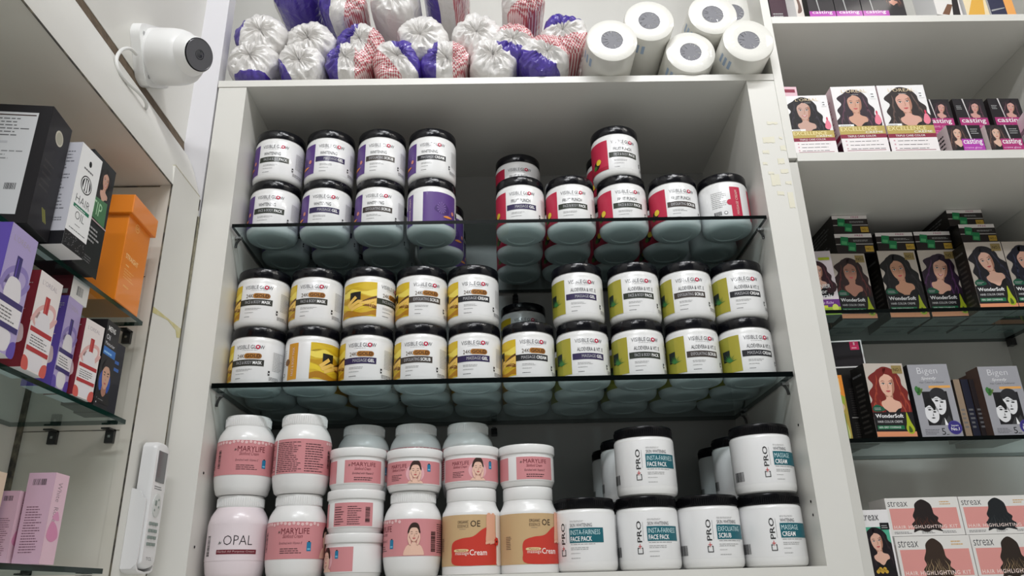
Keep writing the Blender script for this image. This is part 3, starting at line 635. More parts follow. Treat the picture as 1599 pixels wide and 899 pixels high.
def opal():
    rad = TR_; A_ = Art(); A_.rect(d2u(-178, rad), .0290, d2u(178, rad), .0830, I(226, 214, 218), 1)
    leaf(A_, -.0160, .0545, .0028); A_.text('OPAL', -.0110, .0510, .0430, .0140, I(50, 44, 48), 2, off=-.012)
    A_.rect(-.0210, .0380, .0400, .0445, MAR, 2).text('Herbal All Purpose Cream', -.0190, .0396, .0560, .0035, I(210, 180, 180), 3)
    A_.bars(d2u(-56, rad), .036, d2u(-46, rad), .066, 18, K, 2, True)
    return A_
JM[('tall', 'opal')] = [('body', tall_body(PKPL)), ('label', label_mesh(opal(), TR_, .0285, .0835, PKPL)), ('lid', tall_lid(WPL))]
# flat tubs
FR = .0430
FB = body_mesh([(.0001, .0012), (.030, .0012), (.031, 0), (.0390, 0), (.0405, .0015), (.0412, .0040), (.0425, .0060), (FR, .0075), (.0434, .0500), (.0434, .0545), (.0001, .0545)], WPL)
FL = lid_mesh([(.0440, .0510), (.0452, .0510), (.0457, .0518), (.0457, .0625), (.0450, .0642), (.0432, .0648), (.0001, .0645)], WPL)
def tub_art(kind):
    rad = FR + .0006; A_ = Art()
    if kind == 'face':
        A_.rect(d2u(-75, rad), .0095, d2u(75, rad), .0445, PINK, 1)
        A_.text('MARYLIFE', -.0340, .0340, .0290, .0058, MAR, 2).text('Skinfood Cream', -.0320, .0290, .0240, .0040, MAR, 2, shear=.3)
        A_.lines(-.0330, .0150, -.0120, .0250, 4, DKT, 2, .35)
        A_.ell(.0085, .025, .0145, .0140, I(222, 170, 176), 2, 24)
        A_.join(portrait(.030, .0350, I(58, 40, 34), I(90, 60, 50), SKIN3, .5, .54, 1.55, 'up').move(-.0060, .0095), 2)
        A_.rect(.0280, .0280, .0340, .0390, BLUE, 2).rect(.0290, .0300, .0330, .0320, I(120, 190, 216), 3).rect(.0295, .039, .0325, .0405, K, 2)
    else:
        A_.rect(d2u(-140, rad), .0095, d2u(-62, rad), .0445, PINK, 1)
        A_.rect(d2u(-42, rad), .0095, d2u(42, rad), .0445, PINK, 1)
        if kind == 'name':
            leaf(A_, -.0240, .0365, .0020); A_.text('MARYLIFE', -.0205, .0345, .0390, .0062, MAR, 2).text('Skinfood Cream', -.0160, .0285, .0260, .0045, MAR, 2, shear=.3)
            A_.text('Enriched with Vitamin E', -.0190, .0220, .034, .0034, DKT, 2, shear=.3).lines(-.0160, .0130, .0150, .0195, 2, DKT, 2, .4)
        else:
            A_.lines(-.0300, .0120, -.0130, .0410, 8, DKT, 2, .35).lines(-.0080, .0120, .0140, .0410, 9, DKT, 2, .35)
            A_.bars(.0195, .0150, .0270, .0380, 18, K, 2, True)
    return A_
for k in ('face', 'name', 'back'):
    JM[('tub', k)] = [('body', FB), ('label', label_mesh(tub_art(k), FR + .0006, .0080, .0460, WPL)), ('lid', FL)]
# waisted massage cream bottles with tan and red labels
OR = .0462
OB = body_mesh([(.0001, .0015), (.034, .0015), (.036, 0), (.0440, 0), (.0458, .0015), (OR, .0040), (OR, .0890), (.0455, .0925), (.0420, .0985), (.0395, .1050), (.0392, .1080), (.0380, .1090), (.0380, .1120), (.0001, .1120)], WPL)
OL = lid_mesh([(.0375, .1085), (.0392, .1085), (.0398, .1095), (.0398, .1260), (.0390, .1280), (.0370, .1288), (.0001, .1288)], WPL)
def org_art():
    rad = OR; A_ = Art(); TAN = I(196, 166, 124); RD = I(196, 60, 48)
    u0, u1 = d2u(-110, rad), d2u(100, rad); A_.rect(u0, .0130, u1, .0870, TAN, 1)
    A_.blob([(d2u(-38, rad), .030), (d2u(-36, rad), .046), (d2u(-18, rad), .052), (d2u(5, rad), .055), (d2u(25, rad), .066), (d2u(48, rad), .0700), (d2u(56, rad), .0500), (d2u(56, rad), .0160), (d2u(50, rad), .0140), (d2u(-30, rad), .0140)], RD, 2, 5)
    A_.rect(d2u(55, rad), .0130, u1, .0870, I(232, 222, 214), 2)
    A_.text('ORGANIC', -.0200, .0740, .0170, .0042, I(60, 50, 40), 3).text('ESSENCE', -.0200, .0680, .0170, .0042, I(60, 50, 40), 3, off=-.01).text('OE', .0000, .0690, .0150, .0090, I(50, 42, 36), 3)
    A_.lines(-.0170, .0655, -.0050, .0665, 1, GR, 3)
    A_.blob([(-.0240, .0330), (-.0240, .0365), (-.0050, .0365), (-.0050, .0330)], I(226, 200, 150), 3).text('Manicure', -.0215, .0336, .0150, .0026, I(150, 60, 40), 4)
    A_.text('massage', -.0240, .0270, .0215, .0050, I(240, 220, 210), 3).text('Cream', -.0015, .0275, .0270, .0085, I(246, 232, 226), 3, off=.01)
    for k, (x, y, r_) in enumerate(((.030, .072, .3), (.038, .070, .1))):      # two feet, toes pointing down
        A_.blob([(x - .004, .0870), (x + .004, .0870), (x + .004, .068), (x + .005, .052), (x + .001, .045), (x - .006, .047), (x - .005, .064)], I(222, 166, 138), 4)
        for q in range(5): A_.ell(x - .0055 + q * .0025, .0450 + q * .0006, .0014, .0022, I(228, 176, 150), 5, 8)
    for k in range(7):
        t = k * R(51.4); A_.ell(.0450 + .0032 * math.cos(t), .0475 + .0038 * math.sin(t), .0022, .0026, I(200, 50, 40), 6, 8)
    A_.ell(.0450, .0475, .0015, .0016, I(60, 20, 20), 7, 8)
    A_.lines(d2u(-75, rad), .035, d2u(-60, rad), .055, 8, DKT, 2, .35)
    return A_
JM[('org',)] = [('body', OB), ('label', label_mesh(org_art(), OR, .0125, .0875, WPL)), ('lid', OL)]

MG = 'tall pink-label cream jars'; FG = 'flat white tubs with pink labels'
YB2 = .060
jar('cream_jar', ('tall', 'opal'), 'tall pinkish jar with large OPAL lettering on the cabinet floor, far left', None, .0510, YB2, 0, 6)
jar('cream_jar', ('tall', 'mary'), 'tall pink-label jar on the cabinet floor beside the pinkish jar', MG, .1435, YB2, 0, 0)
jar('cream_jar', ('tall', 'mary'), 'tall pink-label jar on top of the pinkish jar at the far left', MG, .0505, YB2, .1265, 18)
jar('cream_jar', ('tall', 'mary'), 'tall pink-label jar turned to its small print, top tier second from left', MG, .1430, YB2, .1265, 135)
jar('cream_jar', ('tall', 'mary'), 'tall pink-label jar showing the face of a woman, on the cabinet floor', MG, .3255, YB2, 0, -76)
for i, (k, rot, lb) in enumerate((('face', -66, 'lowest of the three stacked flat tubs, turned to the blue square'), ('back', 4, 'middle of the three stacked flat tubs, showing small print and bar code'), ('name', 24, 'top of the three stacked flat tubs, pink name panel at its right'))):
    jar('cream_tub', ('tub', k), lb, FG, .2345, YB2, i * .0650, rot, 'tub')
jar('cream_tub', ('tub', 'face'), 'flat tub with the woman on the tall jar showing her face', FG, .3265, YB2, .1265, -4, 'tub')
jar('cream_bottle', ('org',), 'tan and red massage cream bottle with bare feet picture facing front', 'tan and red massage cream bottles', .4185, YB2, 0, 0, 'bottle')
jar('cream_bottle', ('org',), 'tan and red massage cream bottle turned right, beside the teal-label jars', 'tan and red massage cream bottles', .5090, YB2, 0, 24, 'bottle')
jar('cream_tub', ('tub', 'face'), 'flat tub with the woman on the front-facing tan and red bottle', FG, .4185, YB2, .1290, 4, 'tub')
jar('cream_tub', ('tub', 'name'), 'flat tub with small pink panel on the right tan and red bottle', FG, .5090, YB2, .1290, 18, 'tub')
for i, x in enumerate((.2250, .3170, .4090)):
    who = ('stack of flat tubs', 'tub above the woman jar', 'tub above the tan bottle')[i]
    jar('cream_jar', ('tall', 'mary'), 'hidden tall jar on the cabinet floor behind the ' + who, 'tall jars in the second row', x, YB2 + .096, 0, 30)
    jar('cream_jar', ('tall', 'mary'), 'shaded tall jar top rising behind the ' + who, 'tall jars in the second row', x, YB2 + .096, .1265, 30)

# ------------------------------------------------------------------ plastic wrapped bags on top of the cabinet
from mathutils import noise as NZ
def bag(idx, x, y, z, rad, mat, rot, length=.19, seed=0, label=''):
    rnd = random.Random(seed * 13 + 5); n = 96; rings = []
    ph = [rnd.uniform(0, 6.28) for _ in range(8)]; cx_, cz_ = rnd.uniform(-.006, .006), rnd.uniform(-.006, .006)
    corner = rnd.uniform(.06, .13); folds = rnd.randint(9, 13); ca = rnd.uniform(0, 1.5)
    prof = [(.0, .000), (.05, -.003), (.12, -.005), (.2, -.0055), (.3, -.006), (.4, -.0055), (.5, -.005), (.6, -.003), (.7, -.001), (.8, .002), (.88, .006), (.94, .011), (.98, .018), (1.0, .028), (1.0, .05), (.985, .09), (.99, .13), (.985, length - .02), (.9, length - .005), (.5, length), (.0, length)]
    vs = []; fs = []
    for j, (k, yy) in enumerate(prof):
        for i in range(n):
            t = 2 * math.pi * i / n
            sh = 1 + corner * math.cos(4 * t + ca) * .5 + .025 * math.sin(2 * t + ph[0]) + .018 * math.sin(5 * t + ph[1])
            w_ = math.sin(folds * t + ph[2] + 2.2 * k) * .6 + .5 * math.sin((folds * 2 + 3) * t + ph[3] - 3 * k) + .4 * math.sin(5 * t + ph[4])
            env = math.exp(-((k - .30) / .33) ** 2) if yy < .03 else .16
            q_ = Vector((math.sin(t) * k * 2.2 + seed * 3.1, yy * 14, math.cos(t) * k * 2.2))
            ridge = 1 - 2 * abs(NZ.noise(q_ * 1.3)); ridge2 = 1 - 2 * abs(NZ.noise(q_ * 2.7 + Vector((5, 0, 0))))
            dy = w_ * .0036 * env - (ridge * .0060 + ridge2 * .0030) * (1 if yy < .03 else .3) * min(1, k * 3) + .003
            rr = rad * k * sh * (1 + .008 * math.sin(folds * t + ph[5] + yy * 60) * (1 if k > .8 else 0) + (.035 * ridge + .015 * ridge2 - .03) * (1 if k > .5 else 0))
            f_ = max(0, 1 - k)
            vs.append((rr * math.sin(t) + cx_ * f_, yy + dy, rr * math.cos(t) + cz_ * f_))
    for j in range(len(prof) - 1):
        for i in range(n):
            q = (i + 1) % n; fs.append((j * n + i, (j + 1) * n + i, (j + 1) * n + q, j * n + q))
    mb = MB(); mb.add(vs, fs, mat)
    o = mb.build('wrapped_packet', angle=60)
    # lay the artwork bands at a chosen angle: object turned about its own long axis
    o.location = (x, y, z); o.rotation_euler = (0, R(rot), 0)
    zmin = min((o.rotation_euler.to_matrix() @ Vector(v)).z for v in vs[11 * n:18 * n])
    tag(o, label, 'packet', 'plastic-wrapped packets on top of the cabinet')
    return o, zmin
T0 = .8868
row1 = [(.0015, .0480, 'w', -95), (.0955, .0480, 'w', -35), (.1860, .0450, 'g', 0), (.2790, .0490, 'g', 140), (.3730, .0470, 'g', 0), (.4660, .0475, 'n', 250), (.5640, .0490, 'g', -62)]
nm1 = ['leftmost white packet with a purple lower edge in the bottom row', 'white packet with a purple left edge, second in the bottom row', 'purple, white and red check packet, third in the bottom row', 'packet with purple upper right and red check lower left, bottom row',
       'packet with upright purple, white and red check bands, bottom row', 'plain white packet, sixth in the bottom row', 'purple-bottomed red check packet beside the paper rolls, bottom row']
for i, (x, rd, k, rot) in enumerate(row1):
    o, zm = bag(i, x, -.004 if i < 6 else -.012, 0, rd, {'g': FILM3, 'w': FILMW, 'n': FILMP}[k], rot, seed=i, label=nm1[i]); o.location.z = T0 - zm
row2 = [(.0120, .995, .0480, 'w', 8, 'large white packet at the left wall, second row'), (.1110, .9790, .0460, 'n', 40, 'white packet second in the second row'), (.2090, .9720, .0450, 'g', 15, 'purple and red check packet with gathered centre, second row'),
        (.3290, .9850, .0490, 'n', 300, 'white packet above the check packets, middle of second row'), (.4370, 1.001, .0490, 'n', 20, 'tall white packet right of the middle, second row'), (.5080, .9690, .0440, 'g', -75, 'purple-bottomed red check packet above the plain white one'),
        (.6080, .9890, .0470, 'g', 72, 'red check packet with purple top leaning over the paper rolls')]
for i, (x, z, rd, k, rot, lb) in enumerate(row2):
    bag(i, x, -.004 + (.012 if i == 4 else 0), z + .004, rd * 1.04, {'g': FILM3, 'w': FILMW, 'n': FILMP}[k], rot, seed=i + 20, label=lb)
row3 = [(.0650, 1.1130, .0460, 'p', 180, 'dark purple packet in the third row at the frame top, leftmost'), (.1630, 1.0760, .0450, 'g', 10, 'check packet in the third row above the gathered check packet'), (.2690, 1.0800, .0460, 'w', 90, 'white packet in the third row at the frame top'),
        (.3700, 1.1300, .0440, 'g', 0, 'check packet in the third row, barely in the frame'), (.5300, 1.0830, .0440, 'g', 60, 'pale check packet in the third row near the paper rolls')]
for i, (x, z, rd, k, rot, lb) in enumerate(row3):
    bag(i, x, .006, z + .016, rd * 1.04, {'g': FILM3, 'w': FILMW, 'p': film('purple_film', [(0, PUR), (.9, WF), (.95, WF)], plain=True)}[k], rot, seed=i + 40, label=lb)
bag(9, .8300, .15, 1.000, .045, FILM3, 175, length=.17, seed=77, label='check packet lying behind the paper rolls')

# ------------------------------------------------------------------ film-wrapped paper rolls
ROLLM = pbr('white_paper_roll', (.70, .69, .64), .4, coat=.5, bump=(.25, 50))
CORE = pbr('grey_core', (.20, .20, .22), .55, spec=.3, bump=(.2, 60))
FILMC = pbr('crinkled_clear_film', (.55, .55, .56), .2, coat=.4)
STR = I(160, 178, 202)
def roll(x, y, z, label, rd=.0485, turn=0, length=.20):
    t = thing('paper_roll', label, 'roll', (x, y, z), 0, 'film-wrapped paper rolls')
    M = Matrix.Rotation(R(-90), 4, 'X')        # axis z -> y
    b_ = MB(); b_.lathe([(.021, .004), (.021, 0), (.034, -.0004), (rd - .004, 0), (rd - .001, .0012), (rd, .0045), (rd, length - .004), (rd - .003, length), (.0001, length)], ROLLM, 64, M)
    b_.f = [f for f in b_.f if not (len(f) > 4 and all(abs(b_.v[i][1] - .004) < 1e-5 for i in f))]; b_.mi = [0] * len(b_.f)
    b_.build('roll_body', t)
    k = MB(); k.lathe([(.0212, .0002), (.0205, -.0002), (.0185, .0004), (.0178, .0030), (.0001, .0032)], CORE, 40, M); k.build('core', t)
    f_ = MB()                                   # gathered film over the core
    for i in range(15):
        q = i * 2 * math.pi / 15 + random.uniform(-.2, .2); r0, r1 = random.uniform(.008, .018), random.uniform(.0205, .0245); dw = random.uniform(.02, .06)
        f_.add([(r0 * math.cos(q - dw), -.0003, r0 * math.sin(q - dw)), (r1 * math.cos(q), -.0010, r1 * math.sin(q)), (r0 * math.cos(q + dw), -.0012, r0 * math.sin(q + dw)), (r0 * .9 * math.cos(q), .0005, r0 * .9 * math.sin(q))], [(0, 1, 2), (0, 2, 3)], FILMC)
    f_.build('film_gather', t)
    p = MB()                                    # faint blue marks printed on the wrapper
    for i in range(3):
        a0 = R(186 + turn + i * 13); a1 = a0 + R(7)
        A_ = [( (rd + .0003) * math.cos(q), yy, (rd + .0003) * math.sin(q)) for yy in (.018, .040) for q in (a0, a1)]
        p.add(A_, [(0, 1, 3, 2)], STR)
    p.build('printed_mark', t)
roll(.6905, -.045, T0 + .0485, 'paper roll beside the purple check packet, leftmost of the bottom rolls')
roll(.8480, -.008, T0 + .0485, 'paper roll in the middle of the bottom rolls, end set back', turn=20)
roll(.9510, -.040, T0 + .0485, 'paper roll touching the right side panel, bottom row', rd=.0490, turn=10)
roll(.7690, -.030, .9930, 'paper roll lying across the gap between bottom rolls, upper left', turn=40)
roll(.8990, -.016, 1.0190, 'paper roll on top of the two right bottom rolls', turn=0)
roll(.9720, .06, 1.0900, 'paper roll at the top right corner against the side panel', turn=0)
# ------------------------------------------------------------------ cartons
def carton(name, label, group, x, y, z, yaw, w, d, h, base, arts, tilt=0, cat='box', roll_=0):
    """Box with its origin at the front bottom centre; printed faces f(ront) r(ight) l(eft) b(ottom) t(op)."""
    mb = MB().box(-w / 2, 0, 0, w / 2, d, h, base, .0007)
    e = .00006
    fn = {'f': lambda u, v, l: (-w / 2 + u, -e * l, v), 'r': lambda u, v, l: (w / 2 + e * l, u, v), 'l': lambda u, v, l: (-w / 2 - e * l, d - u, v),
          'b': lambda u, v, l: (-w / 2 + u, d - v, -e * l * .5), 't': lambda u, v, l: (-w / 2 + u, v, h + e * l)}
    for k, A_ in arts.items(): A_.bake(mb, fn[k])
    o = mb.build(name, smooth=False)
    o.location = (x, y, z + .0004); o.rotation_euler = (R(tilt), R(roll_), R(yaw)); tag(o, label, cat, group)
    return o
CW = pbr('white_card', (.76, .75, .74), .4, coat=.2); CB = pbr('black_card', (.008, .008, .010), .35, spec=.3); CG = pbr('grey_card', s2l(150, 150, 154), .4, coat=.2)
CBR = pbr('brown_card', s2l(92, 72, 62), .5); CPK = pbr('pink_card', s2l(222, 180, 196), .4, coat=.2); COR = pbr('orange_card', s2l(232, 132, 30), .35, coat=.3)
def plain_side(w, h, col, ln=K, n=12):
    return Art().rect(0, 0, w, h, col, 1).lines(w * .15, h * .12, w * .85, h * .85, n, ln, 2, .4)
GOLDP = I(186, 164, 92); WINE = I(138, 40, 66)
def excellence(w, h, hair, hi, skin, cx, smile=False, tilt=0, s=1):
    A_ = Art().rect(0, 0, w, h, I(236, 234, 234), 1)
    A_.join(portrait(w, h * .68, hair, hi, skin, cx, .60, s * 1.12, 'long', smile=smile, tilt=tilt).move(0, h * .32), 1)
    A_.text("L'OREAL", w * .22, h * .900, w * .56, h * .050, I(226, 206, 170), 12, off=-.005).lines(w * .42, h * .865, w * .62, h * .88, 1, LG, 12)
    A_.rect(w * .84, h * .80, w * .95, h * .92, WH, 11).lines(w * .86, h * .82, w * .93, h * .90, 2, GR, 12)
    A_.blob([(w * .82, h * .44), (w * .87, h * .55), (w * .93, h * .55), (w * .97, h * .46), (w * .90, h * .40)], I(232, 130, 150), 11).ell(w * .90, h * .585, w * .02, h * .03, I(206, 60, 90), 12)
    A_.rect(0, h * .265, w, h * .385, GOLDP, 11).rect(0, h * .385, w * .34, h * .415, WH, 11).lines(w * .04, h * .39, w * .3, h * .41, 1, GR, 12)
    A_.text('EXCELLENCE', w * .03, h * .315, w * .80, h * .060, I(238, 226, 170), 12).text('CREME', w * .56, h * .277, w * .38, h * .030, WH, 12)
    A_.rect(0, h * .205, w, h * .265, WINE, 11).text('TRIPLE CARE COLOR', w * .15, h * .222, w * .62, h * .028, WH, 12)
    A_.rect(0, 0, w, h * .205, I(238, 232, 232), 11)
    for i in range(3): A_.ell(w * .10, h * (.165 - i * .055), w * .02, w * .02, I(206, 160, 170), 12, 8).lines(w * .17, h * (.155 - i * .055), w * .92, h * (.172 - i * .055), 1, K, 12)
    A_.rect(w * .08, h * .022, w * .92, h * .030, WINE, 12)
    return A_
def exc_side(w, h):
    return Art().rect(0, 0, w, h, I(216, 196, 200), 1).rect(0, h * .2, w, h * .27, WINE, 2).lines(w * .2, h * .32, w * .8, h * .9, 14, WINE, 2, .4).rect(0, 0, w, h * .16, I(60, 24, 40), 2)
ZB = .7110
HB = I(30, 24, 30); HD = I(44, 34, 40)
def exc(x, y, yaw, w, h, hair, hi, skin, cx, smile, lb, d=.060, tilt=0, s=1):
    return carton('hair_color_box', lb, 'gold banded hair colour boxes', x, y, ZB, yaw, w, d, h, CW, {'f': excellence(w, h, hair, hi, skin, cx, smile, tilt, s), 'l': exc_side(d, h), 'r': exc_side(d, h), 't': plain_side(w, d, WH, WINE, 3)})
exc(1.0600, .004, -1.5, .078, .128, I(24, 22, 26), I(54, 50, 60), I(196, 160, 146), .38, True, 'gold banded box with a smiling black-haired woman, leftmost of three')
exc(1.1520, .001, -1.5, .085, .1455, I(46, 34, 44), I(96, 62, 80), I(206, 158, 136), .46, False, 'gold banded box with a serious woman in long dark waves, middle of three', s=.95)
exc(1.2440, .002, -.6, .0895, .1475, I(44, 36, 36), I(100, 80, 74), I(214, 166, 150), .50, False, 'gold banded box with a woman in a brown wavy fringe, rightmost of three', tilt=.12)
# pink outlined box seen from its side at the back
A_ = Art().rect(0, 0, .041, .092, I(226, 190, 200), 1).rect(.004, .078, .037, .086, WINE, 2).rect(.008, .047, .021, .068, I(176, 40, 80), 2).rect(.012, .050, .016, .060, WH, 3).rect(.024, .056, .030, .066, GR, 2)
A_.lines(.006, .037, .036, .044, 2, I(196, 90, 120), 2).rect(.004, .033, .037, .036, I(190, 60, 96), 2).rect(.006, .020, .020, .032, K, 2).rect(.022, .020, .036, .032, HB, 2).rect(.004, .006, .037, .010, WINE, 2)
carton('hair_color_box', 'narrow pink and white box standing on another box at the back left', None, 1.0540, .066, ZB + .1022, 2, .040, .030, .092, CW, {'f': A_, 'l': plain_side(.030, .092, I(236, 220, 226), WINE, 8)})
carton('hair_color_box', 'hidden pink box carrying the narrow pink and white box', None, 1.0540, .066, ZB, 2, .050, .060, .1018, CW, {'f': plain_side(.050, .1018, I(226, 190, 200), WINE, 8)})
A_ = Art().rect(0, 0, .060, .150, I(226, 224, 224), 1).join(portrait(.060, .10, HB, HD, SKIN, .55, .70, .9, 'long').move(0, .046), 1)
carton('hair_color_box', 'box top with dark hair showing behind the middle gold banded box', None, 1.1750, .072, ZB, 0, .060, .045, .1560, CW, {'f': A_})
# black and magenta boxes
MAG = I(172, 50, 116); MAG2 = I(176, 60, 170)
def casting(w, h, kind):
    A_ = Art().rect(0, 0, w, h, I(24, 18, 24), 1)
    if kind == 'up':
        A_.join(portrait(w * .62, h * .62, I(40, 28, 36), I(110, 70, 84), I(206, 156, 146), .5, .62, 1.25, 'long', tilt=-.2).move(w * .36, h * .38), 1)
        A_.poly([(w * .30, h), (w * .345, h), (w * .42, h * .45), (w * .40, h * .45)], I(210, 206, 206), 11)
        A_.lines(w * .06, h * .72, w * .24, h * .84, 3, LG, 11, .4)
        A_.rect(w * .06, 0, w * .98, h * .50, MAG, 11)
        A_.text('casting', w * .12, h * .335, w * .78, h * .150, WH, 12, off=.01).text('CREME GLOSS', w * .12, h * .255, w * .72, h * .050, I(226, 170, 200), 12)
        A_.lines(w * .14, h * .06, w * .80, h * .21, 3, I(226, 150, 190), 12, .35)
    else:
        A_.join(portrait(w * .60, h, I(52, 38, 40), I(120, 90, 80), I(216, 178, 158), .45, .66, 1.3, 'long').move(0, 0), 1)
        A_.poly([(w * .56, h), (w * .60, h), (w * .66, h * .40), (w * .62, h * .40)], I(210, 206, 206), 11).lines(w * .68, h * .66, w * .95, h * .90, 3, LG, 11, .4)
        A_.rect(w * .34, 0, w * .98, h * .46, MAG2 if kind == 'lo' else MAG, 11)
        A_.text('casting', w * .38, h * .20, w * .56, h * .26, WH, 12, off=.01).text('creme gloss', w * .38, h * .07, w * .50, h * .09, I(240, 200, 236), 12)
    return A_
CG_ = 'black and magenta hair colour boxes'
lo = ((1.3440, .002, .0640, 'leftmost of the front row', 'lo'), (1.4180, .003, .0640, 'right of the front row, beside the white box', 'lo2'))
for x, y, w_, nm, k in lo:
    carton('hair_color_box', 'low black and magenta box, ' + nm, CG_, x, y, ZB, 1, w_, .060, .0560, CW if k == 'lo' else CB, {'f': casting(w_, .0560, k), 'l': plain_side(.060, .0560, I(220, 206, 206), K, 5)})
for x, w_, nm in ((1.3230, .058, 'left'), (1.3890, .062, 'middle'), (1.4600, .064, 'right')):
    carton('hair_color_box', 'hidden black box under the %s magenta box of the back row' % nm, CG_, x + .01, .066, ZB, 1, w_, .05, .0555, CB, {'f': casting(w_, .0555, 'lo2')})
    carton('hair_color_box', 'black and magenta box with brunette portrait, %s of the upper back row' % nm, CG_, x + .01, .045, ZB + .0565, 1.5, w_, .05, .0880, CB, {'f': casting(w_, .0880, 'up'), 'l': plain_side(.05, .088, I(40, 34, 36), GR, 5)})
A_ = Art().rect(0, 0, .08, .088, I(228, 224, 222), 1).poly([(.012, .04), (.030, .06), (.040, .046), (.018, .03)], I(120, 70, 60), 2).rect(0, .030, .08, .034, WINE, 2).lines(.01, .006, .06, .024, 3, WINE, 2)
carton('hair_color_box', 'white box turned sideways at the right edge of the picture', None, 1.5150, -.004, ZB, -14, .085, .05, .0900, CW, {'f': A_, 'l': plain_side(.05, .09, I(238, 236, 236), GR, 3)})
# boxes on the highest board, only their lower parts in the frame
ZT = 1.0235
carton('hair_color_box', 'dark magenta box end at the far left of the highest board', None, 1.0480, .020, ZT, 0, .034, .06, .090, CB, {'f': Art().rect(0, 0, .034, .09, I(60, 28, 44), 1).rect(.002, .002, .032, .006, I(190, 60, 110), 2).lines(.004, .012, .030, .03, 3, LG, 2)})
carton('hair_color_box', 'white carton with curled brown pattern on the highest board', None, 1.0820, .003, ZT, 20, .020, .06, .10, CW, {'f': Art().rect(0, 0, .02, .10, I(226, 218, 212), 1).blob([(.004, .01), (.016, .02), (.012, .05), (.004, .06), (.008, .03)], I(120, 96, 88), 2)})
for i, (x, nm) in enumerate(((1.1250, 'leftmost'), (1.1790, 'second'), (1.2330, 'third'))):
    carton('hair_color_box', 'magenta-based portrait box on the highest board, %s of three' % nm, CG_, x, .000, ZT, 0, .0525, .055, .12, CB, {'f': Art().rect(0, 0, .0525, .12, I(32, 24, 30), 1).join(portrait(.036, .105, I(40, 28, 32), I(120, 84, 84), I(206, 160, 146), .5, .62, 1.3, 'long').move(.014, .010), 1).rect(0, 0, .0525, .013, MAG2, 12).text('casting', .006, .004, .040, .010, WH, 13).poly([(.012, .12), (.016, .12), (.022, .013), (.020, .013)], LG, 12).lines(.002, .05, .010, .07, 3, LG, 12)})
carton('hair_color_box', 'dark portrait box set back beside the three magenta ones on highest board', CG_, 1.2840, .012, ZT, 0, .036, .05, .11, CB, {'f': Art().rect(0, 0, .036, .11, I(26, 20, 22), 1).join(portrait(.036, .09, I(46, 30, 30), I(130, 80, 60), I(196, 140, 120), .4, .55, 1.2, 'long').move(0, .012), 1)})
carton('hair_color_box', 'white box with brown streak pictures on the highest board', None, 1.3830, .002, ZT, 10, .060, .05, .11, CW, {'f': Art().rect(0, 0, .06, .11, I(230, 226, 222), 1).poly([(.012, .002), (.03, .03), (.042, .03), (.028, .002)], I(120, 84, 62), 2).poly([(.036, .0), (.046, .06), (.058, .06), (.054, .0)], I(34, 28, 30), 2)})
carton('hair_color_box', 'yellow and white box on the highest board', None, 1.4400, .002, ZT, 0, .046, .05, .12, CW, {'f': Art().rect(0, 0, .046, .12, I(232, 214, 176), 1).poly([(.002, 0), (.026, .06), (.044, .06), (.036, 0)], I(222, 170, 70), 2)})
carton('hair_color_box', 'navy and orange box on the highest board at the right', None, 1.4920, .002, ZT, 0, .050, .05, .12, CW, {'f': Art().rect(0, 0, .05, .12, I(40, 42, 70), 1).rect(.032, 0, .05, .12, I(236, 166, 90), 2).poly([(.002, .01), (.03, .018), (.03, .02), (.002, .014)], LG, 3)})

# black portrait boxes on the upper right glass shelf
YG = .176
LIME = I(168, 182, 40)
def wonder(w, h, hair, hi, skin, cx, tilt=0, smile=False, cyy=.55):
    A_ = Art().rect(0, 0, w, h, I(196, 186, 176), 1)
    A_.join(portrait(w, h * .72, hair, hi, skin, cx, cyy + .04, 1.28, 'long', tilt=tilt, smile=smile).move(0, h * .28), 1)
    A_.rect(w * .70, h * .86, w * .96, h * .97, I(150, 130, 80), 11).text('NO.1', w * .74, h * .89, w * .19, h * .045, K, 12)
    A_.blob([(w * .02, h * .40), (w * .14, h * .44), (w * .30, h * .40), (w * .30, h * .36), (w * .06, h * .35)], I(24, 90, 66), 11).lines(w * .06, h * .37, w * .26, h * .41, 2, LG, 12)
    A_.rect(0, 0, w, h * .34, I(26, 22, 22), 11)
    A_.text('WonderSoft', w * .05, h * .265, w * .70, h * .052, WH, 12, off=.02).text('HAIR COLOR CREME', w * .08, h * .200, w * .62, h * .030, I(220, 220, 220), 12)
    A_.rect(w * .05, h * .115, w * .72, h * .165, I(26, 110, 70), 12).text('100% GREY COVERAGE', w * .08, h * .128, w * .55, h * .025, WH, 13)
    A_.rect(0, h * .02, w, h * .085, I(226, 150, 110), 12)
    A_.blob([(w * .84, h * .34), (w * .80, h * .20), (w * .76, h * .12), (w * .82, h * .06), (w * .92, h * .06), (w * .97, h * .12), (w * .90, h * .22)], LIME, 13).blob([(w * .82, h * .08), (w * .84, h * .16), (w * .90, h * .12), (w * .90, h * .08)], I(70, 90, 30), 14)
    return A_
def wside(d, h): return Art().rect(0, 0, d, h, I(30, 28, 26), 1).lines(d * .2, h * .1, d * .8, h * .8, 10, I(74, 70, 66), 2, .4).lines(d * .1, h * .86, d * .8, h * .92, 1, GR, 2)
WG = 'black portrait hair colour boxes'
def won(x, y, z, yaw, w, h, pa, lb, d=.05):
    bb = Art().rect(0, 0, w, d, I(150, 154, 148), 1).rect(w * .3, d * .3, w * .75, d * .6, I(110, 114, 110), 2).lines(w * .1, d * .68, w * .9, d * .9, 2, GR, 3)
    return carton('hair_color_box', lb, WG, x, y, z, yaw, w, d, h, CB, {'f': wonder(w, h, *pa), 'l': wside(d, h), 'r': wside(d, h), 'b': bb})
Ag = Art().rect(0, 0, .058, .136, I(214, 204, 208), 1).join(portrait(.058, .100, I(52, 26, 34), I(100, 50, 60), I(222, 178, 160), .45, .55, 1.15, 'long', smile=True).move(0, .036), 1)
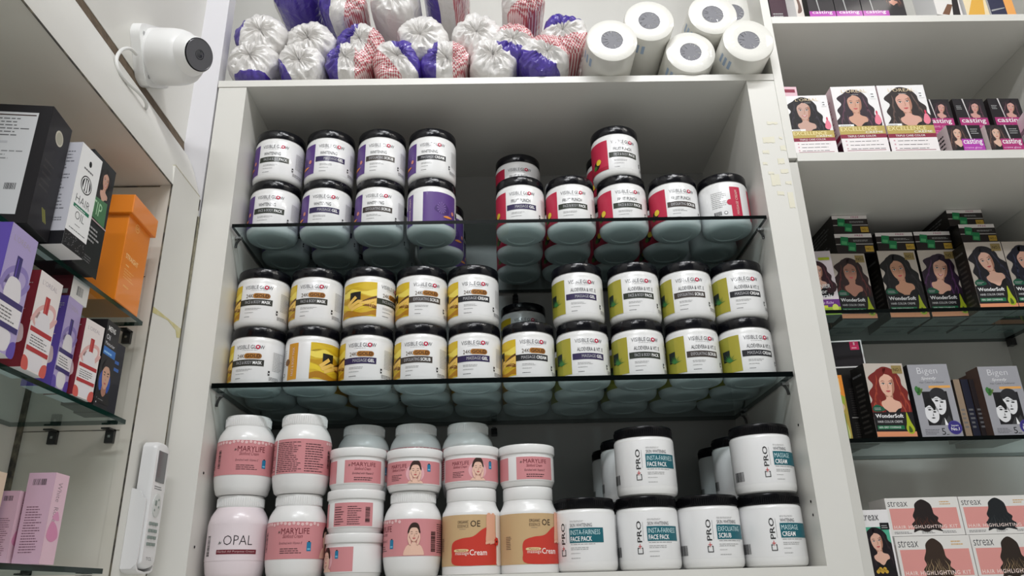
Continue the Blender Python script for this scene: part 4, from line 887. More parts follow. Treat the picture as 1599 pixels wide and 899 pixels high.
Ag.rect(.032, .116, .054, .122, LIME, 11).text('GARNIER', .006, .0560, .040, .0085, WH, 12, off=.01).text('color', .012, .0445, .026, .0090, WH, 12, off=.01).text('naturals', .008, .0350, .038, .0085, WH, 12, off=.01)
Ag.rect(0, .010, .058, .032, I(98, 40, 120), 11).text('Creme Riche', .012, .0225, .034, .006, I(220, 190, 226), 12, shear=.3).rect(0, 0, .058, .016, I(150, 180, 50), 12).rect(0, .014, .034, .0195, I(206, 206, 60), 13).lines(.004, .003, .04, .009, 1, K, 13).ell(.048, .014, .006, .008, I(196, 206, 90), 13)
carton('hair_color_box', 'purple and lime box with smiling brunette, leftmost on the upper right glass shelf', None, 1.1080, .190, GR1, -4, .058, .05, .136, CW, {'f': Ag, 'b': plain_side(.058, .05, I(150, 156, 146), GR, 4)})
won(1.1880, .222, GR1, 2, .072, .1440, (I(44, 24, 26), I(96, 44, 44), I(176, 126, 108), .48), 'black box with dark auburn woman under two stacked box ends')
won(1.2890, .221, GR1, 1, .079, .1480, (I(16, 14, 16), I(40, 36, 40), I(196, 146, 118), .45, .15), 'black box with black-haired woman looking sideways, upper right glass shelf')
won(1.3720, .220, GR1, -1, .077, .1480, (I(40, 24, 44), I(86, 50, 92), I(222, 172, 150), .50, -.2, True), 'black box with laughing woman in purple-black hair, upper right glass shelf')
won(1.4420, .176, GR1, -1, .0740, .1440, (I(28, 26, 34), I(54, 54, 74), I(226, 180, 160), .48, .25), 'black box with pale woman tilting her head, front of upper right shelf', d=.042)
won(1.5190, .176, GR1, 0, .0760, .1440, (I(30, 30, 44), I(60, 64, 90), I(222, 172, 152), .50, .2), 'black box with blue-black-haired woman at the right picture edge', d=.042)
won(1.4420, .222, GR1, 0, .0740, .1500, (I(28, 26, 34), I(54, 54, 74), I(226, 180, 160), .48, .25), 'hidden black box behind the pale tilted-head woman box', d=.046)
k_ = 0
for j, y in enumerate((.276,)):
    for i, x in enumerate((1.1100, 1.1880, 1.2890, 1.3720, 1.4550, 1.5300)):
        won(x, y + .0, GR1, 0, .073, .140, (HB, HD, SKIN, .5), 'black box, second row on the upper right glass shelf, %s from left' % ORD[i])
def sachet(w, h):
    A_ = Art().rect(0, 0, w, h, I(34, 26, 26), 1).rect(0, h * .80, w, h, I(226, 220, 218), 2).text('FREE', w * .55, h * .86, w * .22, h * .09, I(170, 60, 110), 3)
    A_.rect(w * .40, h * .48, w * .96, h * .74, I(46, 42, 42), 2).rect(0, h * .44, w, h * .475, I(200, 196, 192), 2).lines(w * .48, h * .60, w * .92, h * .70, 2, LG, 3)
    for x, y in ((.12, .38), (.30, .08)):
        A_.poly([(w * x, h * (y + .04)), (w * (x + .20), h * y), (w * (x + .24), h * (y + .44)), (w * (x + .04), h * (y + .48))], I(30, 128, 78), 4).poly([(w * (x + .03), h * (y + .08)), (w * (x + .17), h * (y + .05)), (w * (x + .19), h * (y + .22)), (w * (x + .05), h * (y + .25))], I(80, 170, 110), 5)
    A_.rect(w * .76, h * .06, w * .98, h * .36, I(196, 160, 60), 4).text('NO.1', w * .79, h * .15, w * .16, h * .12, K, 5)
    return A_
def flat(x, y, z, w, h, lb, d=.1300, yaw=0):
    carton('hair_color_box', lb, 'boxes lying flat with green sachet ends', x, y, z, yaw, w, d, h, CB, {'f': sachet(w, h), 'l': plain_side(d, h, I(30, 28, 28), GR, 4)})
ZF = GR1 + .1490
flat(1.2080, .222, ZF - .0040, .078, .0440, 'flat box end with green sachets, lower of the stacked pair at left')
flat(1.2080, .222, ZF + .0408, .074, .0415, 'flat box end with green sachets, upper of the stacked pair at left')
flat(1.2940, .222, ZF, .078, .0410, 'flat box end with green sachets over the sideways-looking woman')
flat(1.3740, .222, ZF, .076, .0420, 'flat box end with green sachets over the laughing woman')
flat(1.4540, .196, ZF + .0040, .074, .0405, 'flat box end with green sachets, lower of the stacked pair at right')
flat(1.4420, .204, ZF + .0450, .074, .0370, 'flat box end with green sachets, upper of the stacked pair at right')

# lower right glass shelf
GREY = I(158, 158, 164)
def bigen(w, h):
    A_ = Art().rect(0, 0, w, h, GREY, 1)
    A_.text('Bigen', w * .22, h * .840, w * .50, h * .115, I(220, 220, 224), 2, off=-.012).text('Speedy', w * .28, h * .775, w * .38, h * .050, I(230, 230, 232), 2, shear=.3).text('Hair Color Conditioner', w * .22, h * .735, w * .62, h * .026, I(70, 70, 74), 2)
    A_.rect(w * .42, h * .665, w * .96, h * .700, I(226, 166, 90), 2)
    A_.rect(w * .22, h * .160, w * .84, h * .620, I(22, 22, 24), 2)
    A_.blob([(w * .24, h * .44), (w * .20, h * .28), (w * .34, h * .19), (w * .50, h * .24), (w * .52, h * .38), (w * .38, h * .48)], I(226, 226, 228), 3)
    A_.blob([(w * .44, h * .56), (w * .46, h * .40), (w * .58, h * .30), (w * .72, h * .36), (w * .76, h * .52), (w * .62, h * .60)], I(226, 226, 228), 3)
    A_.blob([(w * .24, h * .46), (w * .22, h * .40), (w * .34, h * .43), (w * .44, h * .36), (w * .48, h * .44), (w * .36, h * .54)], K, 4).blob([(w * .40, h * .60), (w * .44, h * .52), (w * .56, h * .55), (w * .70, h * .50), (w * .82, h * .52), (w * .76, h * .64), (w * .56, h * .67)], I(40, 40, 44), 4)
    for x, y, s in ((.32, .37, 1), (.43, .34, 1), (.54, .49, 1.1), (.66, .47, 1.1)):
        A_.blob([(w * (x - .045 * s), h * y), (w * x, h * (y + .012)), (w * (x + .045 * s), h * y), (w * x, h * (y - .010))], K, 5, 3).poly([(w * (x - .05), h * (y + .022)), (w * (x + .05), h * (y + .030)), (w * (x + .05), h * (y + .036)), (w * (x - .05), h * (y + .028))], K, 5)
    for x, y in ((.37, .26), (.59, .375)): A_.blob([(w * (x - .05), h * y), (w * x, h * (y + .008)), (w * (x + .05), h * y), (w * x, h * (y - .010))], K, 5, 3)
    for x, y in ((.385, .33), (.60, .45)): A_.poly([(w * x, h * y), (w * (x + .015), h * (y - .045)), (w * (x - .02), h * (y - .045))], GR, 5)
    A_.poly([(w * .50, h * .16), (w * .62, h * .27), (w * .66, h * .22), (w * .76, h * .29), (w * .84, h * .16)], I(60, 60, 62), 4).poly([(w * .64, h * .26), (w * .70, h * .16), (w * .62, h * .16)], WH, 5)
    for q in (0, 1, 2): A_.blob([(w * (.10 + .05 * q), h * (.60 - .03 * (q % 2))), (w * (.06 + .08 * q), h * .66), (w * (.12 + .07 * q), h * (.70 - .02 * q)), (w * (.20 + .02 * q), h * .63)], I(60 + 20 * q, 120, 60), 5)
    A_.rect(w * .10, h * .575, w * .16, h * .62, I(60, 120, 60), 5)
    A_.ell(w * .84, h * .125, w * .17, w * .17, I(70, 62, 140), 6, 26).ell(w * .84, h * .125, w * .150, w * .150, I(56, 48, 124), 7, 26).text('Japan', w * .75, h * .135, w * .18, h * .030, WH, 8).text('No.1', w * .74, h * .085, w * .20, h * .042, WH, 8, off=.01)
    A_.text('5', w * .50, h * .030, w * .09, h * .090, K, 3).lines(w * .10, h * .04, w * .46, h * .12, 4, I(90, 90, 96), 3, .35).lines(w * .60, h * .03, w * .68, h * .05, 1, K, 3)
    return A_
YG2 = .170
won(1.1860, YG2, GR2, 4, .076, .1400, (I(120, 34, 30), I(170, 70, 50), I(226, 178, 156), .50), 'box with red-haired woman on the lower right glass shelf')
for x, lb in ((1.2690, 'grey box with black and white couple beside the red-haired woman'), (1.4010, 'grey box with black and white couple at the right, beside brown packs')):
    carton('hair_color_box', lb, 'grey couple picture boxes', x, YG2, GR2, -1, .0745, .040, .1365 if x < 1.3 else .1300, CG, {'f': bigen(.0745, .1365 if x < 1.3 else .1300), 'l': Art().rect(0, 0, .04, .1365 if x < 1.3 else .13, I(36, 34, 38) if x < 1.3 else I(86, 66, 58), 1)})
carton('hair_color_box', 'black box turned away at the left of the lower right glass shelf', None, 1.1330, .228, GR2, 2, .096, .05, .1480, CB, {'f': Art().rect(0, 0, .096, .148, I(22, 20, 20), 1).rect(.052, .050, .090, .052, I(150, 146, 140), 2).rect(.052, .008, .090, .049, I(30, 28, 28), 2).lines(.056, .056, .088, .110, 12, I(58, 54, 52), 2, .3).lines(.056, .014, .088, .044, 7, I(70, 66, 62), 3, .3).ell(.086, .006, .003, .003, GR, 3)})
Ao = Art().rect(0, 0, .040, .118, I(170, 150, 70), 1).rect(0, .078, .040, .118, I(226, 140, 50), 2).rect(.024, .086, .034, .112, I(236, 190, 110), 3).blob([(.004, .060), (.020, .082), (.038, .076), (.030, .052), (.012, .050)], I(150, 170, 60), 3).ell(.024, .058, .012, .010, I(206, 180, 150), 4).blob([(.016, .0), (.010, .03), (.024, .048), (.034, .03), (.036, 0)], I(196, 200, 130), 3).poly([(.026, 0), (.030, .046), (.034, .046), (.034, 0)], I(110, 130, 50), 4).poly([(.012, .004), (.014, .04), (.020, .04), (.018, .004)], I(190, 150, 146), 4)
carton('hair_color_box', 'slim orange and green box end beside the right cabinet panel', None, 1.0760, .166, GR2, -2, .052, .040, .118, CB, {'f': Art().rect(0, 0, .052, .118, I(60, 50, 40), 1).join(Ao.move(.012, 0), 1)})
carton('hair_color_box', 'black carton with white border and pink tag at the back of lower right shelf', None, 1.1230, .230, GR2 + .1486, -4, .120, .05, .0560, CW, {'f': Art().rect(.003, .003, .117, .053, I(28, 20, 24), 2).rect(.096, .036, .113, .053, I(200, 40, 90), 3).text('1', .103, .0455, .003, .006, I(240, 190, 200), 4).lines(.099, .039, .110, .043, 1, I(240, 190, 200), 4).lines(.03, .02, .07, .03, 3, I(50, 44, 50), 3)})
carton('hair_color_box', 'dark carton at the very back of the lower right glass shelf', None, 1.1100, .290, GR2, -3, .120, .05, .1300, CB, {'f': wside(.120, .1300)})
for x, w_, col, lb in ((1.3190, .012, I(150, 130, 110), 'thin tan pack edge beside the left couple box'), (1.3340, .014, I(26, 28, 46), 'thin navy pack edge between the two couple boxes'), (1.3500, .014, I(40, 34, 36), 'thin black pack edge next to the brown packs')):
    carton('hair_color_box', lb, 'thin pack edges between the couple boxes', x + .012, YG2 + .022, GR2, 0, w_, .06, .112, CB, {'f': Art().rect(0, 0, w_, .112, col, 1).lines(w_ * .2, .02, w_ * .8, .06, 5, GR, 2), 'l': Art().rect(0, 0, .06, .112, I(50, 36, 30), 1)})
carton('hair_color_box', 'brown pack leaning behind the right couple box', None, 1.4050, YG2 + .045, GR2, 0, .074, .09, .1260, CBR, {'l': Art().rect(0, 0, .09, .126, I(84, 62, 54), 1).blob([(.01, .02), (.03, .06), (.02, .1), (.06, .11), (.05, .05), (.08, .02)], I(60, 40, 36), 2)})

# highlighting kits at the bottom right
PKB = I(218, 150, 144)
def tuple_mix(a_, b_):
    ca = a_.node_tree.nodes['Principled BSDF'].inputs[0].default_value; cb = b_.node_tree.nodes['Principled BSDF'].inputs[0].default_value
    return ink(tuple((ca[i] + cb[i]) / 2 for i in range(3)))
def streax(w, h, hair, hi):
    A_ = Art().rect(0, 0, w, h, I(222, 220, 216), 1).rect(w * .04, h * .17, w * .96, h * .72, PKB, 2)
    A_.text('streax', w * .03, h * .77, w * .27, h * .145, I(70, 70, 74), 3, off=-.006)
    X = w * .50
    A_.blob([(X - .012, h * .84), (X, h * .95), (X + .012, h * .84), (X + .015, h * .70), (X + .016, h * .56), (X + .022, h * .46), (X + .020, h * .36), (X + .027, h * .26), (X + .022, h * .18), (X + .025, h * .10), (X + .010, h * .15), (X, h * .09), (X - .012, h * .14), (X - .022, h * .09), (X - .020, h * .20), (X - .023, h * .30), (X - .017, h * .40), (X - .019, h * .52), (X - .014, h * .68)], hair, 4)
    for q in range(13):
        x0 = X - .015 + .0026 * q; sp = (x0 - X) * .45; y0 = h * random.uniform(.36, .52); y1 = h * random.uniform(.13, .24); wv = random.uniform(.0008, .0016); tk = random.uniform(.0004, .0009)
        mid = [(x0 + sp * t_ + wv * math.sin(t_ * 9 + q), y0 + (y1 - y0) * t_) for t_ in (0, .2, .4, .6, .8, 1)]
        A_.blob([(x, y) for x, y in mid] + [(x + tk * math.sin(math.pi * (i_ + .3) / 6.5), y) for i_, (x, y) in reversed(list(enumerate(mid)))], hi if q % 2 else tuple_mix(hair, hi), 5, 2)
    A_.text('HAIR HIGHLIGHTING KIT', w * .06, h * .19, w * .86, h * .085, I(240, 220, 214), 6, sp=1.2, off=.01)
    A_.lines(w * .05, h * .06, w * .30, h * .13, 2, GR, 3).lines(w * .42, h * .06, w * .60, h * .13, 2, GR, 3).lines(w * .70, h * .06, w * .93, h * .13, 2, GR, 3).lines(w * .74, h * .80, w * .92, h * .92, 2, I(206, 170, 120), 3)
    return A_
SG = 'pink highlighting kit boxes'
ZS = -.0300
for x, z, hr, hi, lb in ((1.1540, .0430, I(36, 22, 22), I(110, 60, 44), 'highlighting kit with black to auburn hair, upper left'), (1.2760, .0430, I(26, 30, 34), I(60, 66, 70), 'highlighting kit with blue-black hair, upper right'),
                         (1.1540, ZS, I(54, 40, 32), I(196, 170, 130), 'highlighting kit with blond streaks, lower left'), (1.2760, ZS, I(44, 34, 28), I(190, 160, 120), 'highlighting kit with light streaks, lower right')):
    carton('highlighting_kit', lb, SG, x, .078 if z > 0 else .070, z, -1, .1195, .060, .0595 if z > 0 else .0720, CW, {'f': streax(.1195, .0595 if z > 0 else .0720, hr, hi), 'l': plain_side(.06, .0595, I(210, 206, 202), GR, 4)})
As = Art().rect(0, 0, .052, .112, I(228, 226, 226), 1).rect(.004, .022, .049, .086, I(80, 170, 140), 2).join(portrait(.045, .074, I(26, 20, 22), I(50, 40, 44), I(220, 176, 156), .50, .62, 1.35, 'long', tilt=.12).move(.004, .018), 2)
As.text('streax', .006, .0960, .030, .0095, I(80, 80, 84), 14, off=-.006).rect(.036, .082, .050, .092, K, 13).lines(.038, .084, .048, .090, 2, LG, 14).rect(.004, .012, .049, .020, I(24, 20, 22), 13)
for q in range(7): As.ell(.020 + .0022 * q, .020 + .002 * (q % 3), .0028, .0028, I(200, 160, 60), 14, 8)
As.lines(.006, .002, .046, .009, 2, LG, 13)
carton('hair_color_box', 'slim box with black-haired woman beside the highlighting kits', None, 1.0520, .045, ZS, -2, .052, .040, .1120, CW, {'f': As})
for x, lb in ((1.0700, 'left'), (1.1000, 'right')):
    carton('hair_color_box', 'small grey printed box at the back beside the highlighting kits, ' + lb, 'small grey printed boxes', x, .160 if lb == 'left' else .15, ZS, 0, .028, .04, .1150 if lb == 'left' else .118, CG, {'f': plain_side(.028, .115, I(140, 140, 142), K, 14)})

# ------------------------------------------------------------------ boxes in the left wall cabinet  (given by their right front corner)
def lbox(name, label, group, xr, y, z, yaw, w, d, h, base, arts, **k):
    c_, s_ = math.cos(R(yaw)), math.sin(R(yaw))
    return carton(name, label, group, xr - c_ * w / 2, y - s_ * w / 2, z, yaw, w, d, h, base, arts, **k)
A1, A2, A3 = GL
# black box with a white information panel
w_, d_, h_ = .088, .050, .1490
Af = Art().rect(0, 0, w_, h_, I(24, 24, 26), 1).rect(.006, .010, w_ - .014, h_ - .010, I(200, 200, 202), 2).lines(.010, .108, w_ - .018, .134, 6, I(90, 90, 92), 3, .3).rect(.010, .1345, w_ - .016, .1360, I(60, 40, 36), 3).rect(.024, .098, .048, .101, I(180, 180, 184), 3)
Af.lines(.010, .078, w_ - .020, .092, 3, I(130, 130, 132), 3, .3).lines(.010, .062, .024, .072, 2, GR, 3).lines(.010, .032, .050, .044, 4, GR, 3).bars(.056, .040, .068, .048, 14, K, 3)
Ar = Art().rect(0, 0, d_, h_, I(26, 26, 28), 1).ell(.026, .122, .0095, .0095, I(200, 196, 180), 2, 28).ell(.026, .122, .0075, .0075, I(170, 166, 150), 3, 28)
for q in range(3): Ar.poly([(.022 + q * .003, .030), (.030 + q * .003, .016), (.031 + q * .003, .017), (.023 + q * .003, .031)], I(150, 150, 60), 2)
Ar.lines(.006, .05, .03, .09, 5, I(50, 48, 46), 2, .3)
lbox('product_box', 'large black box with a white text panel on the left upper glass shelf', None, -.0390, -.4610, A1, 6, w_, d_, h_, CB, {'f': Af, 'r': Ar})
# hair oil box, overhanging the shelf edge
w_, d_, h_ = .044, .046, .1350
Af = Art().rect(0, 0, w_, h_, I(196, 196, 204), 1).rect(0, 0, w_, .017, I(26, 26, 30), 2).lines(.006, .045, w_ - .006, .126, 18, I(120, 120, 128), 2, .35).lines(.016, .030, w_ - .006, .036, 2, I(120, 120, 128), 2)
Ar = Art().rect(0, 0, d_, h_, I(236, 236, 236), 1).rect(0, 0, d_, .0200, I(30, 30, 32), 2)
Ar.ell(.023, .117, .003, .004, K, 2).lines(.012, .106, .034, .111, 1, GR, 2)
Ar.ell(.023, .0880, .0120, .0120, I(34, 34, 34), 2, 28).ell(.023, .0880, .0105, .0105, WH, 3, 28).ell(.023, .0880, .0092, .0092, I(34, 34, 34), 4, 28)
for q in (-1, 0, 1): Ar.blob([(.023 + q * .005 - .0015, .080), (.023 + q * .005 + .0015, .081), (.023 + q * .004 + .001, .094), (.023 + q * .004 - .001, .095)], WH, 5)
Ar.text('HAIR', .0080, .0600, .0300, .0100, I(60, 60, 60), 2, off=-.012).rect(.006, .0525, .040, .0570, I(40, 120, 90), 2).lines(.010, .0535, .036, .0560, 1, WH, 3).text('OIL', .0130, .0400, .0200, .0100, I(60, 60, 60), 2, off=-.012).lines(.016, .0325, .028, .0345, 1, GR, 2).lines(.006, .025, .040, .0275, 1, GR, 2)
for q in range(40): Ar.ell(random.uniform(.002, .044), random.uniform(.002, .018), .0008, .0006, I(130, 130, 130), 4, 5)
lbox('product_box', 'white HAIR OIL box with round emblem overhanging the left upper glass shelf', None, -.0300, -.4080, A1, -1, w_, d_, h_, CW, {'f': Af, 'r': Ar})
# dark green box with a portrait
w_, d_, h_ = .050, .060, .1560
Ar = Art().rect(0, 0, d_, h_, I(30, 34, 34), 1).join(portrait(.034, .052, I(30, 24, 24), I(60, 50, 46), I(206, 160, 140), .5, .62, 1.5, 'long', smile=True).move(.022, .098), 1)
Ar.poly([(.006, .098), (.052, .104), (.054, .070), (.020, .072)], I(70, 120, 80), 12).text('TIP', .016, .078, .026, .018, I(170, 210, 170), 13).rect(.0, .068, d_, .070, I(180, 160, 160), 12).lines(.010, .040, .050, .062, 4, LG, 12).lines(.010, .012, .040, .022, 3, GR, 12)
lbox('product_box', 'dark green box with small portrait between the hair oil and the orange box', None, -.0440, -.3590, A1, 1, w_, .052, h_, CB, {'f': Art().rect(0, 0, w_, h_, I(30, 32, 34), 1), 'r': Ar})
# orange gift box with an overhanging lid
t = thing('gift_box', 'bright orange box with an overhanging lid at the end of the left shelf', 'box', (-.0870, -.2330, A1 + .0003), 2)
mb = MB(); mb.box(-.0380, 0, 0, .0345, .074, .1450, COR, .0008)
mb.box(-.0330, -.0016, .006, -.0240, .0005, .1420, pbr('orange_card_fold', s2l(200, 100, 20), .45), .0003)
ar = Art().text('STRAIGHT', .010, .0660, .040, .0075, I(246, 210, 150), 1, off=.01).lines(.014, .056, .024, .060, 1, I(244, 196, 130), 1).lines(.012, .038, .046, .054, 4, I(240, 180, 110), 1, .3).lines(.016, .026, .034, .031, 1, I(240, 180, 110), 1)
ar.ell(.030, .120, .0065, .0065, I(240, 180, 110), 1, 20).ell(.030, .120, .0052, .0052, I(226, 128, 30), 2, 20).text('oe', .0265, .1175, .0070, .0050, I(244, 196, 130), 3).lines(.018, .131, .042, .135, 1, I(240, 180, 110), 1)
ar.bake(mb, lambda u, v, l: (.0345 + .00006 * l, u, v))
mb.build('carton', t, smooth=False)
MB().box(-.0420, -.0050, .1290, .0400, .0800, .1580, COR, .0012).build('lid', t, smooth=False)
# middle glass shelf
def serum(w, h, bg, acc, dk):
    A_ = Art().rect(0, 0, w, h, bg, 1).text("L'OREAL", w * .15, h * .875, w * .65, h * .050, I(170, 160, 170), 2, off=-.008)
    mid = tuple_mix(acc, bg); A_.ell(w * .5, h * .58, w * .50, h * .12, mid, 2, 26, .5).ell(w * .5, h * .565, w * .40, h * .085, bg, 3, 26, .5).blob([(0, h * .52), (w * .25, h * .60), (w * .6, h * .50), (w, h * .62), (w, h * .56), (w * .6, h * .44), (w * .2, h * .52), (0, h * .46)], mid, 3)
    A_.rect(w * .40, h * .56, w * .60, h * .78, dk, 4).rect(w * .44, h * .60, w * .48, h * .76, acc, 5).blob([(w * .22, h * .42), (w * .26, h * .56), (w * .40, h * .60), (w * .60, h * .60), (w * .74, h * .56), (w * .78, h * .42)], I(226, 222, 226), 5)
    A_.rect(w * .04, h * .375, w * .96, h * .425, dk, 6).rect(w * .04, h * .23, w * .96, h * .375, I(232, 228, 230), 6).lines(w * .12, h * .25, w * .88, h * .36, 4, GR, 7, .4).rect(w * .04, h * .185, w * .96, h * .23, dk, 6)
    A_.blob([(w * .25, h * .17), (w * .75, h * .17), (w * .70, h * .03), (w * .30, h * .03)], I(226, 222, 226), 3).blob([(0, h * .12), (w * .2, h * .1), (w * .25, h * .0), (0, 0)], acc, 2).blob([(w, h * .12), (w * .8, h * .1), (w * .75, h * .0), (w, 0)], acc, 2)
    return A_
def serum_side(w, h, col):
    A_ = Art().rect(0, 0, w, h, col, 1).lines(w * .15, h * .86, w * .9, h * .93, 3, LG, 2, .35).lines(w * .15, h * .56, w * .8, h * .66, 4, I(206, 170, 180), 2, .35)
    A_.text('2', w * .10, h * .30, w * .22, h * .085, I(206, 150, 160), 2, off=-.01).text('3', w * .10, h * .08, w * .22, h * .085, I(206, 150, 160), 2, off=-.01).blob([(w * .50, h * .26), (w * .56, h * .42), (w * .80, h * .42), (w * .86, h * .26)], I(220, 196, 200), 2)
    return A_
LIL = I(176, 162, 206); VIO = I(96, 76, 166); NAV = I(62, 54, 110); REDC = I(176, 52, 58); DR = I(120, 34, 46); ROSE = I(206, 92, 84)
g_ = 'serum boxes on the middle left shelf'
def ser(label, xr, y, yaw, w, d, h, fcol, bg, acc, dk): lbox('serum_box', label, g_, xr, y, A2, yaw, w, d, h, CW, {'f': serum_side(w, h, fcol), 'r': serum(d, h, bg, acc, dk)})
ser('big lilac serum box at the left picture edge, middle left shelf', -.0330, -.4900, 3, .051, .050, .1320, VIO, LIL, VIO, NAV)
ser('red and white serum box beside the big lilac one', -.0440, -.4110, 2, .036, .048, .1120, DR, I(232, 224, 222), ROSE, REDC)
ser('violet serum box squeezed between the two red ones', -.0560, -.3300, 4, .034, .038, .1130, VIO, LIL, VIO, NAV)
ser('red and white serum box in front of the black boxes', -.0520, -.2900, -3, .036, .042, .0980, DR, I(232, 224, 222), ROSE, REDC)
lbox('serum_box', 'small white-ended dark red box lying on top of the violet serum box', g_, -.0600, -.3220, A2 + .1135, -2, .066, .038, .0300, CW, {'f': Art().rect(0, 0, .066, .03, I(90, 30, 40), 1).rect(.040, .006, .062, .012, LG, 2), 'r': Art().bars(.012, .008, .026, .020, 10, GR, 1)})
def mens(d, h):
    A_ = Art().rect(0, 0, d, h, I(20, 20, 26), 1).ell(d * .5, h * .30, d * .42, h * .15, I(40, 80, 170), 2, 24)
    A_.text('MENS', d * .14, h * .88, d * .55, h * .060, WH, 3, off=.01).text('Oil', d * .10, h * .78, d * .28, h * .060, I(220, 220, 226), 3).text('Moisturiser', d * .10, h * .715, d * .70, h * .040, I(220, 220, 226), 3)
    A_.rect(d * .04, h * .60, d * .94, h * .69, I(40, 110, 190), 3).lines(d * .1, h * .62, d * .8, h * .67, 1, I(150, 200, 240), 4)
    X, Y, s = d * .52, h * .36, d * .33
    q = lambda pts, m_, l: A_.blob([(X + x * s, Y + y * s) for x, y in pts], m_, l)
    q([(-1.6, -2.6), (-1.1, -1.7), (0, -1.3), (1.1, -1.7), (1.6, -2.6)], I(16, 16, 20), 4); q([(-.4, -.9), (.4, -.9), (.5, -1.6), (0, -2), (-.5, -1.6)], I(170, 120, 100), 5)
    q([(-.8, .6), (0, 1.2), (.8, .6), (.75, -.3), (.45, -1), (0, -1.25), (-.45, -1), (-.75, -.3)], I(206, 160, 136), 6); q([(-.9, .5), (-.85, 1.2), (-.2, 1.8), (.6, 1.6), (.95, .9), (.85, .4), (.5, 1), (-.4, 1)], I(24, 20, 22), 7)
    for sx in (-1, 1): q([(sx * .15, .35), (sx * .6, .4), (sx * .4, .5)], K, 8); q([(sx * .2, .12), (sx * .55, .14), (sx * .38, .22)], K, 8)
    q([(-.25, -.62), (.25, -.62), (0, -.76)], LIP, 8); q([(-.12, -.25), (.12, -.25), (0, -.34)], SHD, 8)
    A_.ell(d * .14, h * .10, .0012, .0012, WH, 4, 8).ell(d * .14, h * .05, .0012, .0012, WH, 4, 8).lines(d * .22, h * .09, d * .6, h * .11, 1, LG, 4)
    return A_
Am = Art().rect(0, 0, .040, .1170, I(22, 22, 24), 1).lines(.006, .045, .034, .110, 14, I(74, 74, 78), 2, .3).bars(.006, .008, .030, .028, 12, I(190, 190, 190), 2, True).text('U', .014, .0320, .006, .007, WH, 2)
lbox('mens_care_box', "black men's care box with a blue band and a man's face", None, -.0560, -.2320, A2, 3, .040, .040, .1170, CB, {'f': Am, 'r': mens(.040, .1170)})
lbox('mens_care_box', 'second black box, half hidden behind the box with the face', None, -.0640, -.1880, A2, 0, .040, .030, .1000, CB, {'r': Art().rect(0, 0, .030, .100, I(26, 28, 40), 1).lines(.006, .06, .024, .08, 2, I(60, 110, 190), 2)})
# lowest glass shelf
def pinkbox(label, xr, y, w, d, h, grp='pale pink perfume boxes'):
    Af = Art().rect(0, 0, w, h, I(206, 170, 190), 1).bars(w * .20, h * .86, w * .70, h * .93, 14, K, 2).lines(w * .15, h * .12, w * .8, h * .64, 18, I(120, 84, 100), 2, .35)
    Ar_ = Art().rect(0, 0, d, h, I(226, 192, 206), 1).text('White', d * .30, h * .90, h * .22, d * .30, I(130, 110, 120), 2, rot=-90, off=-.01).text('Rose', d * .30, h * .62, h * .16, d * .30, I(130, 110, 120), 2, rot=-90, off=-.01)
    Ar_.blob([(d * .1, h * .30), (d * .3, h * .46), (d * .7, h * .42), (d * .9, h * .30), (d * .5, h * .24)], I(214, 140, 176), 3).blob([(d * .3, h * .50), (d * .6, h * .58), (d * .8, h * .48)], I(216, 150, 184), 3)
    lbox('perfume_box', label, grp, xr, y, A3, 2, w, d, h, CPK, {'f': Af, 'r': Ar_})
pinkbox('tallest pale pink box on the lowest left shelf, nearest the end wall', -.0470, -.3000, .030, .031, .0995)
pinkbox('shorter pale pink box directly left of the tallest pink one', -.0800, -.3070, .020, .031, .0790)
pinkbox('shorter pale pink box farther left, behind the orange and white carton', -.1025, -.3070, .020, .031, .0790)
Af = Art().rect(0, 0, .040, .098, I(230, 226, 222), 1).poly([(0, 0), (.040, 0), (.040, .045), (.020, .012)], I(232, 120, 50), 2).lines(.004, .078, .036, .092, 2, GR, 2).rect(.004, .056, .036, .062, I(236, 180, 160), 2).lines(.010, .044, .036, .050, 1, I(60, 90, 120), 2)
lbox('product_box', 'white and orange carton cut by the left picture edge, lowest shelf', None, -.0950, -.3480, A3, 1, .040, .036, .0980, CW, {'f': Af, 'r': Art().rect(0, 0, .036, .098, I(236, 214, 190), 1)})

# ------------------------------------------------------------------ security camera on the left wall
cx_, cy_, cz_ = -.0998, -.1800, .8000
t = thing('security_camera', 'white turret security camera with a black lens face on the left wall', 'security camera', (cx_, cy_, cz_))
rr = R(34)
plate = []
for k in range(4):
    for q in range(-3, 4):
        an = rr + k * R(90) + R(45) + q * R(5.5); rad_ = .056 if abs(q) == 3 else (.0585 if abs(q) == 2 else .0600)
        plate.append((rad_ * math.cos(an), rad_ * math.sin(an)))
MB().prism(plate, 'x', 0, .0150, CAMW).build('base_plate', t)
for k in range(4):
    an = rr + k * R(90) + R(45); MB().lathe([(.0001, 0), (.0035, 0), (.0035, .0006), (.0001, .0006)], pbr('screw_recess', (.42, .42, .42), .6), 14, Matrix.Translation((.0151, .047 * math.cos(an), .047 * math.sin(an))) @ Matrix.Rotation(R(90), 4, 'Y')).build('screw', t)
ax = Vector((1, -.16, -.16)).normalized(); q_ = Vector((0, 0, 1)).rotation_difference(ax).to_matrix().to_4x4()
M1 = Matrix.Translation((.0140, 0, 0)) @ q_
MB().lathe([(.0430, -.004), (.0450, .002), (.0455, .012), (.0452, .013), (.0452, .014), (.0455, .015), (.0450, .040), (.0435, .052), (.0400, .062), (.0340, .069), (.0250, .074), (.0001, .076)], CAMW, 64, M1).build('housing', t)
nrm = Vector((.86, -.42, -.30)).normalized(); q2 = Vector((0, 0, 1)).rotation_difference(nrm).to_matrix().to_4x4()
cen = M1 @ Vector((0, 0, .046)) + Vector((.004, -.004, 0))
M2 = Matrix.Translation(cen) @ q2
